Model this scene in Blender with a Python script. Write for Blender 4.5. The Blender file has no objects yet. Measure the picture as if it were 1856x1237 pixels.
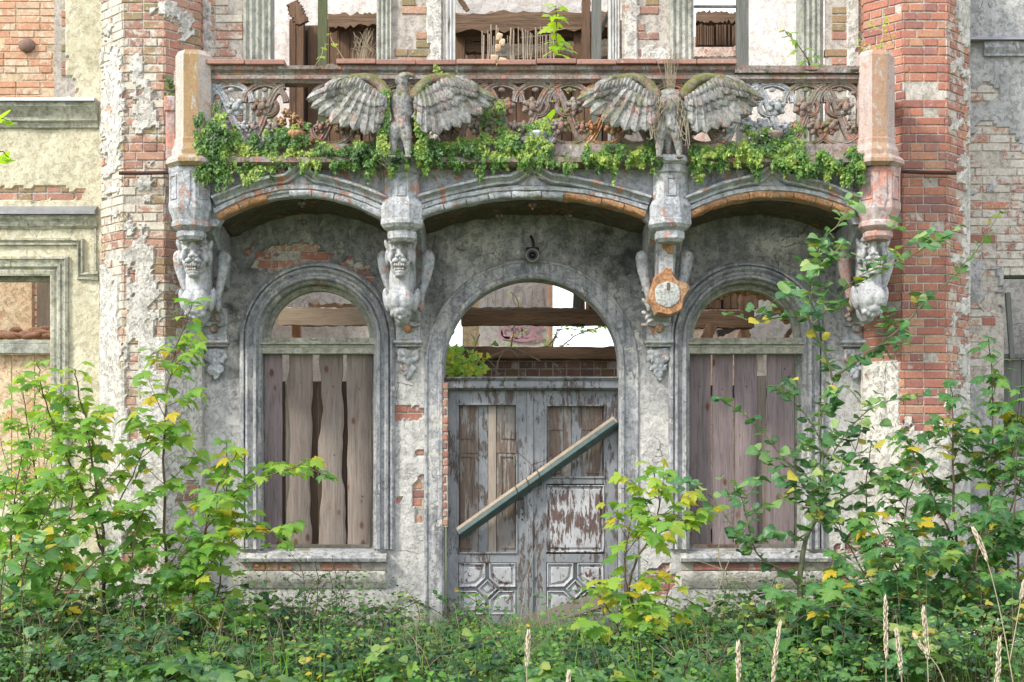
import bpy, bmesh, math, random
import numpy as np
from mathutils import Vector, Matrix, Euler, noise
R = math.radians
random.seed(7); np.random.seed(7)
sc = bpy.context.scene
# ---------------------------------------------------------------- camera, sky, sun
FOC, CX, HY, D, CH = 2600.0, 928.0, 850.0, 13.0, 1.5
cam = bpy.data.cameras.new('camera'); camo = bpy.data.objects.new('camera', cam); sc.collection.objects.link(camo)
camo.location = (0, -D, CH); camo.rotation_euler = (R(90), 0, 0)
cam.sensor_width = 36; cam.lens = FOC/1856*36; cam.shift_y = (HY-618.5)/1856; cam.clip_end = 3000; cam.clip_start = .05
sc.camera = camo
SUN_EL, SUN_AZ = R(38), R(-56)          # sun in front of the facade, to the left
w = bpy.data.worlds.new("World"); sc.world = w; w.use_nodes = True
nt = w.node_tree; bg = nt.nodes['Background']
sky = nt.nodes.new('ShaderNodeTexSky'); sky.sky_type = 'NISHITA'; sky.sun_disc = False
sky.sun_elevation = SUN_EL; sky.sun_rotation = R(180)+SUN_AZ*-1
mx = nt.nodes.new('ShaderNodeMix'); mx.data_type = 'RGBA'; mx.inputs[0].default_value = .78
mx.inputs[7].default_value = (9.6, 9.6, 10.2, 1)        # overcast veil
nt.links.new(sky.outputs[0], mx.inputs[6]); nt.links.new(mx.outputs[2], bg.inputs[0]); bg.inputs[1].default_value = .12
sl = bpy.data.lights.new('sun', 'SUN'); so = bpy.data.objects.new('sun', sl); sc.collection.objects.link(so)
sl.energy = 2.4; sl.angle = R(10); sl.color = (1, .93, .82)
sdir = Vector((math.sin(SUN_AZ)*math.cos(SUN_EL), -math.cos(SUN_AZ)*math.cos(SUN_EL), math.sin(SUN_EL)))
so.rotation_euler = (-sdir).to_track_quat('-Z', 'Y').to_euler(); so.location = (-8, -10, 12)
sc.view_settings.view_transform = 'Standard'; sc.view_settings.look = 'None'; sc.view_settings.exposure = 0.98
sc.view_settings.gamma = 1

def W(px, py, Y=0.0):
    s = (D+Y)/FOC
    return Vector(((px-CX)*s, Y, CH+(HY-py)*s))
def X(px, Y=0.0): return (px-CX)*(D+Y)/FOC
def Z(py, Y=0.0): return CH+(HY-py)*(D+Y)/FOC
def PX(x, Y=0.0): return CX+x*FOC/(D+Y)
def PY(z, Y=0.0): return HY-(z-CH)*FOC/(D+Y)
def lerp(a, b, t): return a+(b-a)*t
def sstep(a, b, x):
    t = min(1, max(0, (x-a)/(b-a))); return t*t*(3-2*t)
def nz(x, y, z=0.0, o=4): return noise.fractal(Vector((x, y, z)), 1.0, 2.0, o)
def rr(a, b): return random.uniform(a, b)

# ---------------------------------------------------------------- tagging
def tag(o, label=None, cat=None, group=None, kind=None):
    if label: o['label'] = label
    if cat: o['category'] = cat
    if group: o['group'] = group
    if kind: o['kind'] = kind
    return o
def empty(name, loc, label=None, cat=None, group=None, parent=None):
    o = bpy.data.objects.new(name, None); sc.collection.objects.link(o)
    o.empty_display_size = .1
    if parent: o.parent = parent
    o.location = Vector(loc) - (wloc(parent) if parent else Vector())
    return tag(o, label, cat, group)
def wloc(o):
    v = Vector()
    while o: v += o.location; o = o.parent
    return v

class MB:
    """collects verts / faces; builds ONE mesh object (verts in world space, origin at parent's)"""
    def __init__(s): s.v = []; s.f = []; s.m = []; s.a = []; s.b = []
    def vert(s, co, a=.5, b=0.):
        s.v.append(tuple(co)); s.a.append(a); s.b.append(b); return len(s.v)-1
    def face(s, idx, m=0): s.f.append(tuple(idx)); s.m.append(m)
    def box(s, lo, hi, m=0, a=.5, b=0., bev=0.0, M=None):
        x0, y0, z0 = lo; x1, y1, z1 = hi
        if bev <= 0:
            c = [(x, y, z) for z in (z0, z1) for y in (y0, y1) for x in (x0, x1)]
            i = [s.vert(M @ Vector(p) if M else p, a, b) for p in c]
            for q in ((0,2,3,1),(4,5,7,6),(0,1,5,4),(2,6,7,3),(1,3,7,5),(0,4,6,2)): s.face([i[k] for k in q], m)
        else:
            bm = bmesh.new(); bmesh.ops.create_cube(bm, size=1)
            for v in bm.verts: v.co = Vector(((x0+x1)/2+v.co.x*(x1-x0), (y0+y1)/2+v.co.y*(y1-y0), (z0+z1)/2+v.co.z*(z1-z0)))
            bmesh.ops.bevel(bm, geom=bm.edges[:], offset=bev, segments=1, affect='EDGES', profile=.5)
            s.addbm(bm, M, m, a, b)
    def addbm(s, bm, M=None, m=0, a=.5, b=0.):
        bm.verts.index_update(); off = len(s.v)
        for v in bm.verts: s.vert(M @ v.co if M else v.co, a, b)
        for f in bm.faces: s.face([off+v.index for v in f.verts], m)
        bm.free()
    def rings(s, rings, m=0, closed=True, cap=True, a=.5, b=0.):
        idx = [[s.vert(p, a, b) for p in r] for r in rings]
        n = len(rings[0])
        for i in range(len(idx)-1):
            for j in range(n if closed else n-1):
                k = (j+1) % n
                s.face((idx[i][j], idx[i][k], idx[i+1][k], idx[i+1][j]), m)
        if cap and closed:
            s.face(idx[0][::-1], m); s.face(idx[-1], m)
    def lathe(s, c, prof, seg=8, ph=None, m=0, sx=1., sy=1., a=.5, b=0., cap=True):
        ph = math.pi/seg if ph is None else ph
        rs = [[(c[0]+sx*r*math.cos(ph+2*math.pi*k/seg), c[1]+sy*r*math.sin(ph+2*math.pi*k/seg), z) for k in range(seg)] for r, z in prof]
        s.rings(rs, m, True, cap, a, b)
    def tube(s, pts, rad, seg=6, m=0, a=.5, b=0.):
        pts = [Vector(p) for p in pts]; n = len(pts)
        if not hasattr(rad, '__len__'): rad = [rad]*n
        rs = []; up = None
        for i, p in enumerate(pts):
            d = (pts[min(i+1, n-1)]-pts[max(i-1, 0)])
            if d.length < 1e-6: d = Vector((0, 0, 1))
            d.normalize()
            if up is None: up = Vector((1, 0, 0)) if abs(d.x) < .8 else Vector((0, 0, 1))
            u = (up-d*up.dot(d)).normalized(); v = d.cross(u); up = u
            rs.append([p+(u*math.cos(2*math.pi*k/seg)+v*math.sin(2*math.pi*k/seg))*rad[i] for k in range(seg)])
        s.rings(rs, m, a=a, b=b)
    def sweep(s, path, prof, m=0, a=.5, b=0., closed=False, jit=0.):
        """path: [(x,z,nx,nz)], prof: [(offset outward, y)]"""
        idx = []
        for (x, z, nx, nz_) in path:
            row = []
            for (o, y) in prof:
                j = jit*nz(x*6, z*6, o*9+y*9, 3) if jit else 0
                row.append(s.vert((x+nx*(o+j), y+j*.7, z+nz_*(o+j)), a, b))
            idx.append(row)
        k = len(prof)
        for i in range(len(idx)-1):
            for j in range(k if closed else k-1):
                jn = (j+1) % k
                s.face((idx[i][j], idx[i+1][j], idx[i+1][jn], idx[i][jn]), m)
        if closed: s.face(idx[0], m); s.face(idx[-1][::-1], m)
    def ell(s, c, r, rot=None, seg=12, m=0, a=.5):
        bm = bmesh.new(); bmesh.ops.create_icosphere(bm, subdivisions=2, radius=1)
        M = Matrix.Translation(c) @ (Euler([R(t) for t in rot]).to_matrix().to_4x4() if rot else Matrix()) @ Matrix.Diagonal((r[0], r[1], r[2], 1))
        s.addbm(bm, M, m, a)
    def extrude(s, poly, y0, y1, m=0, a=.5, b=0.):
        """poly [(x,z)] extruded between y0 (front) and y1"""
        f = [s.vert((x, y0, z), a, b) for x, z in poly]; k = [s.vert((x, y1, z), a, b) for x, z in poly]
        n = len(poly); s.face(f, m); s.face(k[::-1], m)
        for i in range(n): s.face((f[(i+1) % n], f[i], k[i], k[(i+1) % n]), m)
    def build(s, name, mats, parent=None, smooth=False, label=None, origin=None):
        me = bpy.data.meshes.new(name)
        o0 = wloc(parent) if parent else Vector(origin or (0, 0, 0))
        me.from_pydata([(v[0]-o0.x, v[1]-o0.y, v[2]-o0.z) for v in s.v], [], s.f)
        if not isinstance(mats, (list, tuple)): mats = [mats]
        for m in mats: me.materials.append(m)
        me.polygons.foreach_set('material_index', s.m)
        for nm, arr in (('rnd', s.a), ('stain', s.b)):
            at = me.attributes.new(nm, 'FLOAT', 'POINT'); at.data.foreach_set('value', arr)
        bm = bmesh.new(); bm.from_mesh(me); bmesh.ops.recalc_face_normals(bm, faces=bm.faces[:]) if s.f and not getattr(s, 'keepn', False) else None
        bm.to_mesh(me); bm.free()
        if smooth:
            me.polygons.foreach_set('use_smooth', [True]*len(me.polygons))
            if smooth != 'all': me.set_sharp_from_angle(angle=R(smooth if smooth is not True else 38))
        o = bpy.data.objects.new(name, me); sc.collection.objects.link(o)
        if parent: o.parent = parent
        else: o.location = o0
        if label: o['label'] = label
        return o
def sculpt(o, vox=.01, sm=4, it=1):
    m = o.modifiers.new('r', 'REMESH'); m.mode = 'VOXEL'; m.voxel_size = vox; m.use_smooth_shade = True
    if sm: k = o.modifiers.new('s', 'SMOOTH'); k.factor = .5; k.iterations = sm
    return o

def tris(name, V, F, mat, parent=None, rnd=None, vein=None, origin=None):
    me = bpy.data.meshes.new(name)
    o0 = np.array(wloc(parent) if parent else (origin or (0, 0, 0)), float)
    V = np.asarray(V, float)-o0; F = np.asarray(F, np.int32)
    me.vertices.add(len(V)); me.vertices.foreach_set('co', V.astype(np.float32).ravel())
    me.loops.add(F.size); me.loops.foreach_set('vertex_index', F.ravel())
    me.polygons.add(len(F)); me.polygons.foreach_set('loop_start', np.arange(len(F), dtype=np.int32)*3)
    me.update(calc_edges=True); me.validate()
    for nm, arr in (('rnd', rnd), ('vein', vein)):
        if arr is not None:
            at = me.attributes.new(nm, 'FLOAT', 'POINT'); at.data.foreach_set('value', np.asarray(arr, np.float32))
    me.materials.append(mat)
    me.polygons.foreach_set('use_smooth', [True]*len(me.polygons))
    o = bpy.data.objects.new(name, me); sc.collection.objects.link(o)
    if parent: o.parent = parent
    else: o.location = o0
    return o

# ---------------------------------------------------------------- materials
class G:
    def __init__(s, name):
        s.mat = bpy.data.materials.new(name); s.mat.use_nodes = True; s.nt = s.mat.node_tree
        s.b = s.nt.nodes['Principled BSDF']; s.out = s.nt.nodes['Material Output']
        s.pos = s.node('ShaderNodeNewGeometry').outputs['Position']
    def node(s, t, ins=None, **props):
        n = s.nt.nodes.new(t)
        for k, v in props.items(): setattr(n, k, v)
        for k, v in (ins or {}).items(): s.set(n.inputs[k], v)
        return n
    def set(s, sock, v):
        if isinstance(v, bpy.types.NodeSocket): s.nt.links.new(v, sock)
        else:
            if sock.type == 'RGBA' and len(v) == 3: v = (*v, 1)
            sock.default_value = v
    def attr(s, n): return s.node('ShaderNodeAttribute', attribute_name=n).outputs['Fac']
    def vec(s, sc_=(1, 1, 1), off=(0, 0, 0), src=None):
        return s.node('ShaderNodeMapping', {0: src or s.pos, 1: off, 3: sc_}).outputs[0]
    def noise(s, scale, det=4, rough=.6, dist=0., vec=None):
        return s.node('ShaderNodeTexNoise', {'Vector': vec or s.pos, 'Scale': scale, 'Detail': det, 'Roughness': rough, 'Distortion': dist}).outputs['Fac']
    def vor(s, scale, vec=None, feature='F1', out='Distance'):
        return s.node('ShaderNodeTexVoronoi', {'Vector': vec or s.pos, 'Scale': scale}, feature=feature).outputs[out]
    def mr(s, v, a, b, c=0., d=1.): return s.node('ShaderNodeMapRange', {0: v, 1: a, 2: b, 3: c, 4: d}).outputs[0]
    def math(s, op, a, b=0., clamp=False): return s.node('ShaderNodeMath', {0: a, 1: b}, operation=op, use_clamp=clamp).outputs[0]
    def mix(s, f, a, b, mode='MIX'): return s.node('ShaderNodeMix', {0: f, 6: a, 7: b}, data_type='RGBA', blend_type=mode).outputs[2]
    def ramp(s, f, stops):
        n = s.node('ShaderNodeValToRGB', {0: f}); e = n.color_ramp.elements
        while len(e) > 1: e.remove(e[-1])
        e[0].position = stops[0][0]; e[0].color = (*stops[0][1], 1)
        for p, c in stops[1:]: k = e.new(p); k.color = (*c, 1)
        return n.outputs[0]
    def bump(s, h, st=.4, dist=.01, nrm=None):
        return s.node('ShaderNodeBump', {'Strength': st, 'Distance': dist, 'Height': h, **({'Normal': nrm} if nrm else {})}).outputs[0]
    def up(s): return s.node('ShaderNodeSeparateXYZ', {0: s.node('ShaderNodeNewGeometry').outputs['Normal']}).outputs[2]
    def fin(s, col, rough=.85, nrm=None, spec=.3):
        s.set(s.b.inputs['Base Color'], col); s.set(s.b.inputs['Roughness'], rough)
        s.b.inputs['Specular IOR Level'].default_value = spec
        if nrm: s.set(s.b.inputs['Normal'], nrm)
        return s.mat

def weathered(name, cols, peelc=(.38, .13, .07), peel=.6, moss=.3, mossc=(.09, .11, .03), grime=.5, grimec=(.07, .068, .062), bump=.5, sc_=1., crack=True, rough=.88, peelscale=5., white=.35):
    g = G(name)
    n1 = g.noise(1.7*sc_, 6, .62, .6); n2 = g.noise(9*sc_, 5, .65); n3 = g.noise(70, 3, .6)
    col = g.ramp(n1, [(.3, cols[0]), (.5, cols[1]), (.68, cols[2])])
    col = g.mix(g.mr(n2, .42, .7, 0, white), col, tuple(min(.8, c*1.55) for c in cols[1]))
    # fine lime wash remnants: chips of a second coat
    ch = g.noise(16*sc_, 8, .72, .3)
    col = g.mix(g.mr(ch, .53, .56, 0, .45), col, tuple(c*.62 for c in cols[0]))
    # grime streaks
    st = g.noise(3.2, 6, .7, .4, g.vec((2.6, 2.6, .5)))
    col = g.mix(g.mr(st, .48, .72, 0, grime), col, grimec)
    st2 = g.noise(9, 5, .75, .2, g.vec((1.2, 1.2, .9), (3, 7, 1)))
    col = g.mix(g.mr(st2, .55, .62, 0, grime*.7), col, tuple(c*1.6 for c in grimec))
    # peel to terracotta
    pn = g.noise(peelscale*sc_, 9, .68, .35, g.vec((1, 1, .8), (11, 3, 5)))
    pm = g.mr(pn, peel, peel+.02)
    pcol = g.mix(g.noise(13, 4, .6), peelc, tuple(min(.8, c*1.9+.04) for c in peelc))
    col = g.mix(pm, col, pcol)
    run = g.noise(3, 6, .7, .25, g.vec((8, 8, .45), (1, 4, 2)))
    col = g.mix(g.mr(run, .53, .64, 0, grime*.6), col, tuple(c*1.2 for c in grimec))
    col = g.mix(g.mr(n3, .38, .66, 0, .22), col, (.05, .048, .042))
    pit = g.noise(28*sc_, 6, .75, .2, g.vec((1, 1, 1), (5, 1, 8)))
    col = g.mix(g.mr(pit, .6, .65, 0, .34), col, tuple(c*1.3 for c in grimec))
    if moss > 0:
        mn = g.noise(5.5, 7, .7, .3, g.vec((1, 1, 1), (2, 9, 4)))
        f = g.math('ADD', mn, g.mr(g.up(), -.2, .9, -.06, .2))
        col = g.mix(g.mr(f, .74-moss*.5, .86-moss*.5, 0, .8), col, g.mix(g.noise(40, 2), mossc, tuple(c*2.2 for c in mossc)))
    s_ = g.attr('stain')
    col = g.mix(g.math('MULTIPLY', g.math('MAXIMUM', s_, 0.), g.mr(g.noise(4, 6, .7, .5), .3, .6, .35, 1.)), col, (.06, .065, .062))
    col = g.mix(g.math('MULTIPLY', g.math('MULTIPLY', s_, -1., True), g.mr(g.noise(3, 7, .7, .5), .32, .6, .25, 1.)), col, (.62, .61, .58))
    h = g.math('ADD', g.math('MULTIPLY', n2, .6), g.math('MULTIPLY', g.noise(45, 5, .7), .5))
    h = g.math('SUBTRACT', h, g.math('MULTIPLY', pm, .5)); h = g.math('SUBTRACT', h, g.math('ADD', g.math('MULTIPLY', g.mr(ch, .53, .56), .2), g.math('MULTIPLY', g.mr(pit, .58, .63), .3)))
    if crack:
        cv = g.vor(1.3, g.vec((1, 1, 1), (0, 0, 0), g.node('ShaderNodeVectorMath', {0: g.pos, 1: g.node('ShaderNodeTexNoise', {'Scale': 3., 'Detail': 5.}).outputs['Color']}, operation='ADD').outputs[0]), 'DISTANCE_TO_EDGE')
        cm = g.math('MULTIPLY', g.mr(cv, .0, .006, 1, 0), g.mr(n1, .52, .6))
        col = g.mix(g.math('MULTIPLY', cm, .6), col, (.03, .028, .025)); h = g.math('SUBTRACT', h, cm)
    return g.fin(col, rough, g.bump(h, min(1, bump*1.35), .018))

def brickmat(name, stops, washc=(.62, .6, .54), wash0=0., bump=.6, olive=.0):
    g = G(name)
    rnd = g.attr('rnd'); b = g.attr('stain')
    col = g.ramp(rnd, stops)
    n = g.noise(14, 6, .7, .3); n3 = g.noise(60, 3, .6)
    col = g.mix(g.mr(n, .35, .75, 0, .4), col, (.14, .07, .055))
    col = g.mix(.14, col, (.5, .44, .4))
    col = g.mix(g.mr(g.noise(5, 4), .55, .75, 0, .5), col, (.62, .24, .13))
    if olive: col = g.mix(g.mr(g.math('ADD', rnd, g.noise(2.2, 3, .6)), 1.38-olive, 1.46-olive, 0, .55), col, (.17, .15, .06))
    wn = g.noise(7.5, 9, .72, .5)
    f = g.math('ADD', wn, b)
    wm = g.mr(f, .62, .68, 0, .88)
    wc = g.mix(g.noise(20, 4, .6), washc, tuple(c*.66 for c in washc))
    col = g.mix(wm, col, wc)
    col = g.mix(g.mr(n3, .4, .7, 0, .4), col, (.06, .045, .035))
    wn2 = g.noise(30, 6, .75, .4)
    col = g.mix(g.mr(g.math('ADD', wn2, g.math('MULTIPLY', b, .5)), .6, .66, 0, .6), col, washc)
    h = g.math('ADD', g.math('MULTIPLY', n, .6), g.math('MULTIPLY', g.noise(50, 5, .7), .6)); h = g.math('ADD', h, g.math('MULTIPLY', wm, .35))
    return g.fin(col, .9, g.bump(h, bump, .01))

def woodmat(name, c1, c2, axis=2, knots=True, dirt=.3, bump=.5, grain=30.):
    g = G(name)
    s3 = [1, 1, 1]; s3[axis] = .05
    off = g.node('ShaderNodeCombineXYZ', {0: g.math('MULTIPLY', g.attr('rnd'), 37.), 1: 0., 2: g.math('MULTIPLY', g.attr('rnd'), 11.)}).outputs[0]
    p = g.node('ShaderNodeVectorMath', {0: g.pos, 1: off}, operation='ADD').outputs[0]
    gr = g.noise(grain, 6, .65, .6, g.vec(s3, src=p)); s4 = [1, 1, 1]; s4[axis] = .2
    n2 = g.noise(2.4, 5, .6, .4, g.vec(s4, src=p)); fine = g.noise(grain*4, 4, .6, .2, g.vec(s3, src=p))
    col = g.mix(g.mr(gr, .3, .7), c1, c2)
    col = g.mix(g.mr(n2, .45, .7, 0, .5), col, tuple(c*.45 for c in c1))
    col = g.mix(g.mr(g.attr('rnd'), 0, 1, .0, .45), col, tuple(c*.6 for c in c2))
    col = g.mix(g.mr(fine, .52, .62, 0, dirt), col, (.03, .022, .018))
    h = g.math('ADD', gr, g.math('MULTIPLY', fine, .6))
    if knots:
        s5 = [1, 1, 1]; s5[axis] = .55
        v = g.vor(6.5, g.vec(s5, src=p))
        col = g.mix(g.mr(v, .09, .17, .85, 0), col, (.09, .04, .02))
        col = g.mix(g.math('MULTIPLY', g.mr(v, .1, .5, 1, 0), g.mr(g.math('SINE', g.math('MULTIPLY', v, 110.)), 0, 1, 0, .45)), col, (.12, .06, .035))
    return g.fin(col, .85, g.bump(h, bump, .006), .2)

def paintpeel(name, paint, under, amount=.5, stretch=.25, sc_=22., dark=None, grad=None):
    g = G(name)
    n = g.noise(sc_, 9, .74, .3, g.vec((1, 1, stretch))); big = g.noise(2.6, 4, .6, .3)
    f = g.math('ADD', n, g.math('MULTIPLY', g.math('SUBTRACT', big, .5), .5))
    pm = g.mr(f, 1-amount-.02, 1-amount+.01)
    grn = g.noise(60, 4, .7, .2, g.vec((1, 1, .06)))
    u = g.mix(g.mr(grn, .35, .65), under, tuple(c*.45 for c in under))
    p = g.mix(g.mr(g.noise(4, 5, .65), .35, .7), paint, tuple(c*.66 for c in paint))
    p = g.mix(g.mr(g.noise(9, 6, .7, .3, g.vec((2, 2, .6))), .52, .7, 0, .5), p, dark or (.1, .1, .1))
    col = g.mix(pm, p, u)
    ck = g.noise(90, 4, .6, .2, g.vec((1, 1, .12)))
    col = g.mix(g.mr(ck, .6, .66, 0, .55), col, (.06, .045, .04))
    h = g.math('SUBTRACT', g.math('MULTIPLY', grn, .3), pm)
    return g.fin(col, .72, g.bump(h, .55, .006), .35)

def simplemat(name, c, rough=.7, metal=0., var=.35, scale=12., bump=.2, c2=None):
    g = G(name)
    n = g.noise(scale, 6, .65, .2)
    col = g.mix(g.mr(n, .35, .7), c, c2 or tuple(x*(1-var) for x in c))
    g.b.inputs['Metallic'].default_value = metal
    return g.fin(col, rough, g.bump(g.noise(scale*4, 4), bump, .004))

def leafmat(name, stops, trans=.35, rough=.45, spots=.25):
    g = G(name)
    rnd = g.attr('rnd'); v = g.attr('vein')
    col = g.ramp(rnd, stops)
    col = g.mix(g.mr(g.noise(11, 4, .6), .4, .7, 0, .35), col, g.ramp(g.math('ADD', rnd, .12), stops))
    col = g.mix(g.mr(v, .62, 1., 0, .4), col, (.28, .34, .12))
    col = g.mix(g.mr(g.noise(55, 3, .6), .64, .7, 0, spots), col, (.1, .07, .02))
    nrm = g.bump(g.math('ADD', g.noise(60, 3), v), .35, .01)
    g.fin(col, rough, nrm, .4)
    t = g.node('ShaderNodeBsdfTranslucent', {'Color': g.mix(1., col, (1.5, 1.6, .7), 'MULTIPLY'), 'Normal': nrm})
    m = g.node('ShaderNodeMixShader', {0: trans}); g.nt.links.new(g.b.outputs[0], m.inputs[1]); g.nt.links.new(t.outputs[0], m.inputs[2])
    g.nt.links.new(m.outputs[0], g.out.inputs[0])
    return g.mat

RED = [(.0, (.22, .085, .075)), (.2, (.34, .1, .07)), (.5, (.44, .145, .085)), (.75, (.5, .19, .105)), (.92, (.5, .27, .15)), (1., (.3, .12, .11))]
OLD = [(.0, (.22, .1, .075)), (.25, (.4, .18, .12)), (.6, (.48, .24, .16)), (.85, (.52, .31, .2)), (1., (.3, .26, .15))]
WARM = [(.0, (.5, .22, .11)), (.4, (.62, .3, .16)), (.8, (.66, .38, .22)), (1., (.6, .45, .3))]
M = {}
M['brick_red'] = brickmat('brick_red', RED, wash0=0)
M['brick_old'] = brickmat('brick_old', OLD, washc=(.64, .61, .52), olive=.2)
M['brick_warm'] = brickmat('brick_warm', WARM, washc=(.75, .62, .45), olive=0)
M['brick_dark'] = brickmat('brick_dark', [(0, (.1, .05, .04)), (.5, (.2, .11, .08)), (1, (.28, .16, .11))], olive=.3)
M['mortar'] = weathered('mortar', [(.42, .38, .34), (.48, .44, .39), (.56, .53, .48)], peel=.9, moss=.1, grime=.3, crack=False)
M['mortar_warm'] = weathered('mortar_warm', [(.5, .38, .24), (.58, .45, .3), (.62, .52, .38)], peel=.9, moss=0, grime=.1, crack=False)
M['plaster'] = weathered('plaster', [(.3, .305, .325), (.47, .465, .46), (.62, .6, .55)], peelc=(.5, .46, .38), peel=.6, moss=.07, mossc=(.15, .145, .09), grime=.5, grimec=(.095, .1, .12), bump=.6)
M['plaster_cream'] = weathered('plaster_cream', [(.5, .46, .33), (.62, .58, .43), (.7, .66, .5)], peelc=(.4, .33, .22), peel=.62, moss=.1, mossc=(.14, .13, .06), grime=.28, grimec=(.28, .26, .16), bump=.42)
M['plaster_wash'] = weathered('plaster_wash', [(.5, .47, .42), (.64, .62, .57), (.72, .7, .64)], peelc=(.42, .24, .16), peel=.63, moss=.05, grime=.3, grimec=(.2, .2, .18), bump=.8)
M['plaster_grey'] = weathered('plaster_grey', [(.33, .34, .34), (.43, .43, .43), (.5, .5, .5)], peelc=(.38, .3, .24), peel=.68, moss=.05, grime=.3, grimec=(.18, .18, .19), bump=.6)
M['trim'] = weathered('trim', [(.25, .265, .295), (.42, .43, .45), (.6, .59, .55)], peelc=(.46, .44, .38), peel=.6, moss=.1, mossc=(.13, .13, .08), grime=.7, grimec=(.065, .07, .085), bump=.5, sc_=1.3)
M['trim_cream'] = weathered('trim_cream', [(.32, .33, .28), (.46, .46, .38), (.6, .59, .5)], peelc=(.35, .3, .2), peel=.66, moss=.28, mossc=(.14, .14, .05), grime=.45, grimec=(.12, .12, .08), bump=.6)
M['stone'] = weathered('terracotta_limewashed', [(.31, .335, .38), (.47, .495, .53), (.6, .61, .62)], peelc=(.36, .19, .14), peel=.585, moss=.2, mossc=(.09, .11, .035), grime=.45, bump=.5, sc_=1.6, crack=False)
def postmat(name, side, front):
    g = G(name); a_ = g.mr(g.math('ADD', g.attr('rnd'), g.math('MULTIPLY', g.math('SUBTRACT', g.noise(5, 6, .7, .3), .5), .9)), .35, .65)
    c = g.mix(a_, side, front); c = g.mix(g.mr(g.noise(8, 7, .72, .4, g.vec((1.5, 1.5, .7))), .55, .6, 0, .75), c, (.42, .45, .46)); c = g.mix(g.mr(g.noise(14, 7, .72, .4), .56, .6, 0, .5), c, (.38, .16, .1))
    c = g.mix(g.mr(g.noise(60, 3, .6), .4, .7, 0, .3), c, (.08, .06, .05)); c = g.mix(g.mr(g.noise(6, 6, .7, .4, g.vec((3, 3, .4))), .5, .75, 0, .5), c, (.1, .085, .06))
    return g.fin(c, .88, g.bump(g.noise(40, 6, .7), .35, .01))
M['post_l'] = postmat('post_left_patina_shading', (.5, .43, .38), (.33, .23, .12)); M['post_r'] = postmat('post_right_patina_shading', (.47, .38, .35), (.38, .25, .17))  # ochre patina plus facet light and shade mixed into the post colours
M['stone_pink'] = weathered('terracotta_pink', [(.44, .28, .25), (.5, .37, .35), (.55, .5, .5)], peelc=(.4, .19, .145), peel=.55, moss=.12, mossc=(.2, .16, .05), grime=.3, bump=.4, sc_=1.4, crack=False)
M['stone_red'] = weathered('terracotta_red', [(.26, .15, .12), (.31, .26, .24), (.42, .43, .42)], peelc=(.32, .14, .1), peel=.57, moss=.32, mossc=(.09, .1, .03), grime=.6, grimec=(.08, .06, .05), bump=.5, sc_=2.5, crack=False)
M['stone_beast'] = weathered('terracotta_pale', [(.33, .345, .38), (.48, .495, .52), (.6, .6, .6)], peelc=(.42, .16, .11), peel=.64, moss=.12, mossc=(.1, .14, .06), grime=.35, grimec=(.14, .15, .15), bump=.4, sc_=2.2, crack=False)
M['stone_olive'] = weathered('terracotta_olive_moss', [(.16, .15, .09), (.26, .25, .17), (.36, .35, .3)], peelc=(.26, .15, .13), peel=.56, moss=.6, mossc=(.08, .085, .02), grime=.5, bump=.5, sc_=2.4, crack=False)
M['stone_orange'] = weathered('terracotta_broken', [(.44, .2, .1), (.52, .28, .14), (.5, .37, .26)], peelc=(.55, .45, .33), peel=.66, moss=.08, grime=.35, bump=.7, sc_=3, crack=False)
M['stone_moss'] = weathered('terracotta_mossy', [(.21, .22, .225), (.35, .355, .35), (.5, .49, .47)], peelc=(.36, .24, .23), peel=.58, moss=.4, mossc=(.075, .08, .02), grime=.8, grimec=(.09, .08, .07), bump=.5, sc_=2.4, crack=False)
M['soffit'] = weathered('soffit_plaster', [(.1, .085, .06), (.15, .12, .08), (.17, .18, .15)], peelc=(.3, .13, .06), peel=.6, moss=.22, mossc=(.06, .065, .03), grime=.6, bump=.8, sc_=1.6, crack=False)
M['tile'] = brickmat('coping_tile', [(0, (.3, .13, .1)), (.5, (.36, .17, .13)), (1, (.42, .24, .19))], olive=.0)
M['lead'] = simplemat('grey_metal_flashing', (.3, .31, .33), .5, .3, .35, 6)
M['lead_light'] = simplemat('pale_metal_flashing', (.5, .53, .55), .5, .2, .3, 6)
M['board'] = woodmat('weathered_plank', (.17, .14, .125), (.31, .265, .23), grain=26)
M['board_purple'] = woodmat('weathered_plank_mauve', (.16, .13, .135), (.28, .23, .235), grain=26, dirt=.35)
M['board_pale'] = woodmat('pale_board', (.40, .34, .28), (.52, .45, .38), knots=False)
M['oldwood'] = woodmat('rotten_timber', (.09, .05, .032), (.24, .155, .1), knots=False, dirt=.5, bump=.9)
M['oldwood_x'] = woodmat('rotten_timber_beam', (.09, .055, .035), (.23, .155, .1), axis=0, knots=False, dirt=.5, bump=.9)
M['greenwood'] = woodmat('mossy_frame', (.07, .08, .04), (.12, .14, .07), knots=False)
M['darkwood'] = woodmat('dark_frame', (.1, .105, .1), (.2, .205, .19), knots=False)
M['gap_shade'] = woodmat('gap_shade_wood', (.05, .035, .025), (.11, .075, .05), knots=False)  # near-black wood tone standing for the shade in gaps between boards
M['batten'] = woodmat('sawn_batten', (.34, .27, .2), (.46, .38, .29), axis=0, knots=False, dirt=.3)
M['teal'] = simplemat('teal_paint', (.05, .085, .09), .7, 0, .4, 14, c2=(.11, .14, .13))
M['doorpaint'] = paintpeel('door_grey_paint', (.26, .275, .295), (.14, .115, .105), .45, .25, 22, (.12, .13, .15))
M['doorpanel'] = paintpeel('door_flaking_white', (.48, .49, .51), (.15, .1, .09), .49, .2, 34, (.3, .3, .32))
M['doorpanel2'] = paintpeel('door_white_panel', (.46, .47, .49), (.15, .09, .08), .44, .7, 26, (.35, .35, .37))
M['innerdoor'] = paintpeel('inner_boards', (.28, .26, .24), (.2, .15, .12), .5, .1, 14, (.2, .18, .16))
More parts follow.
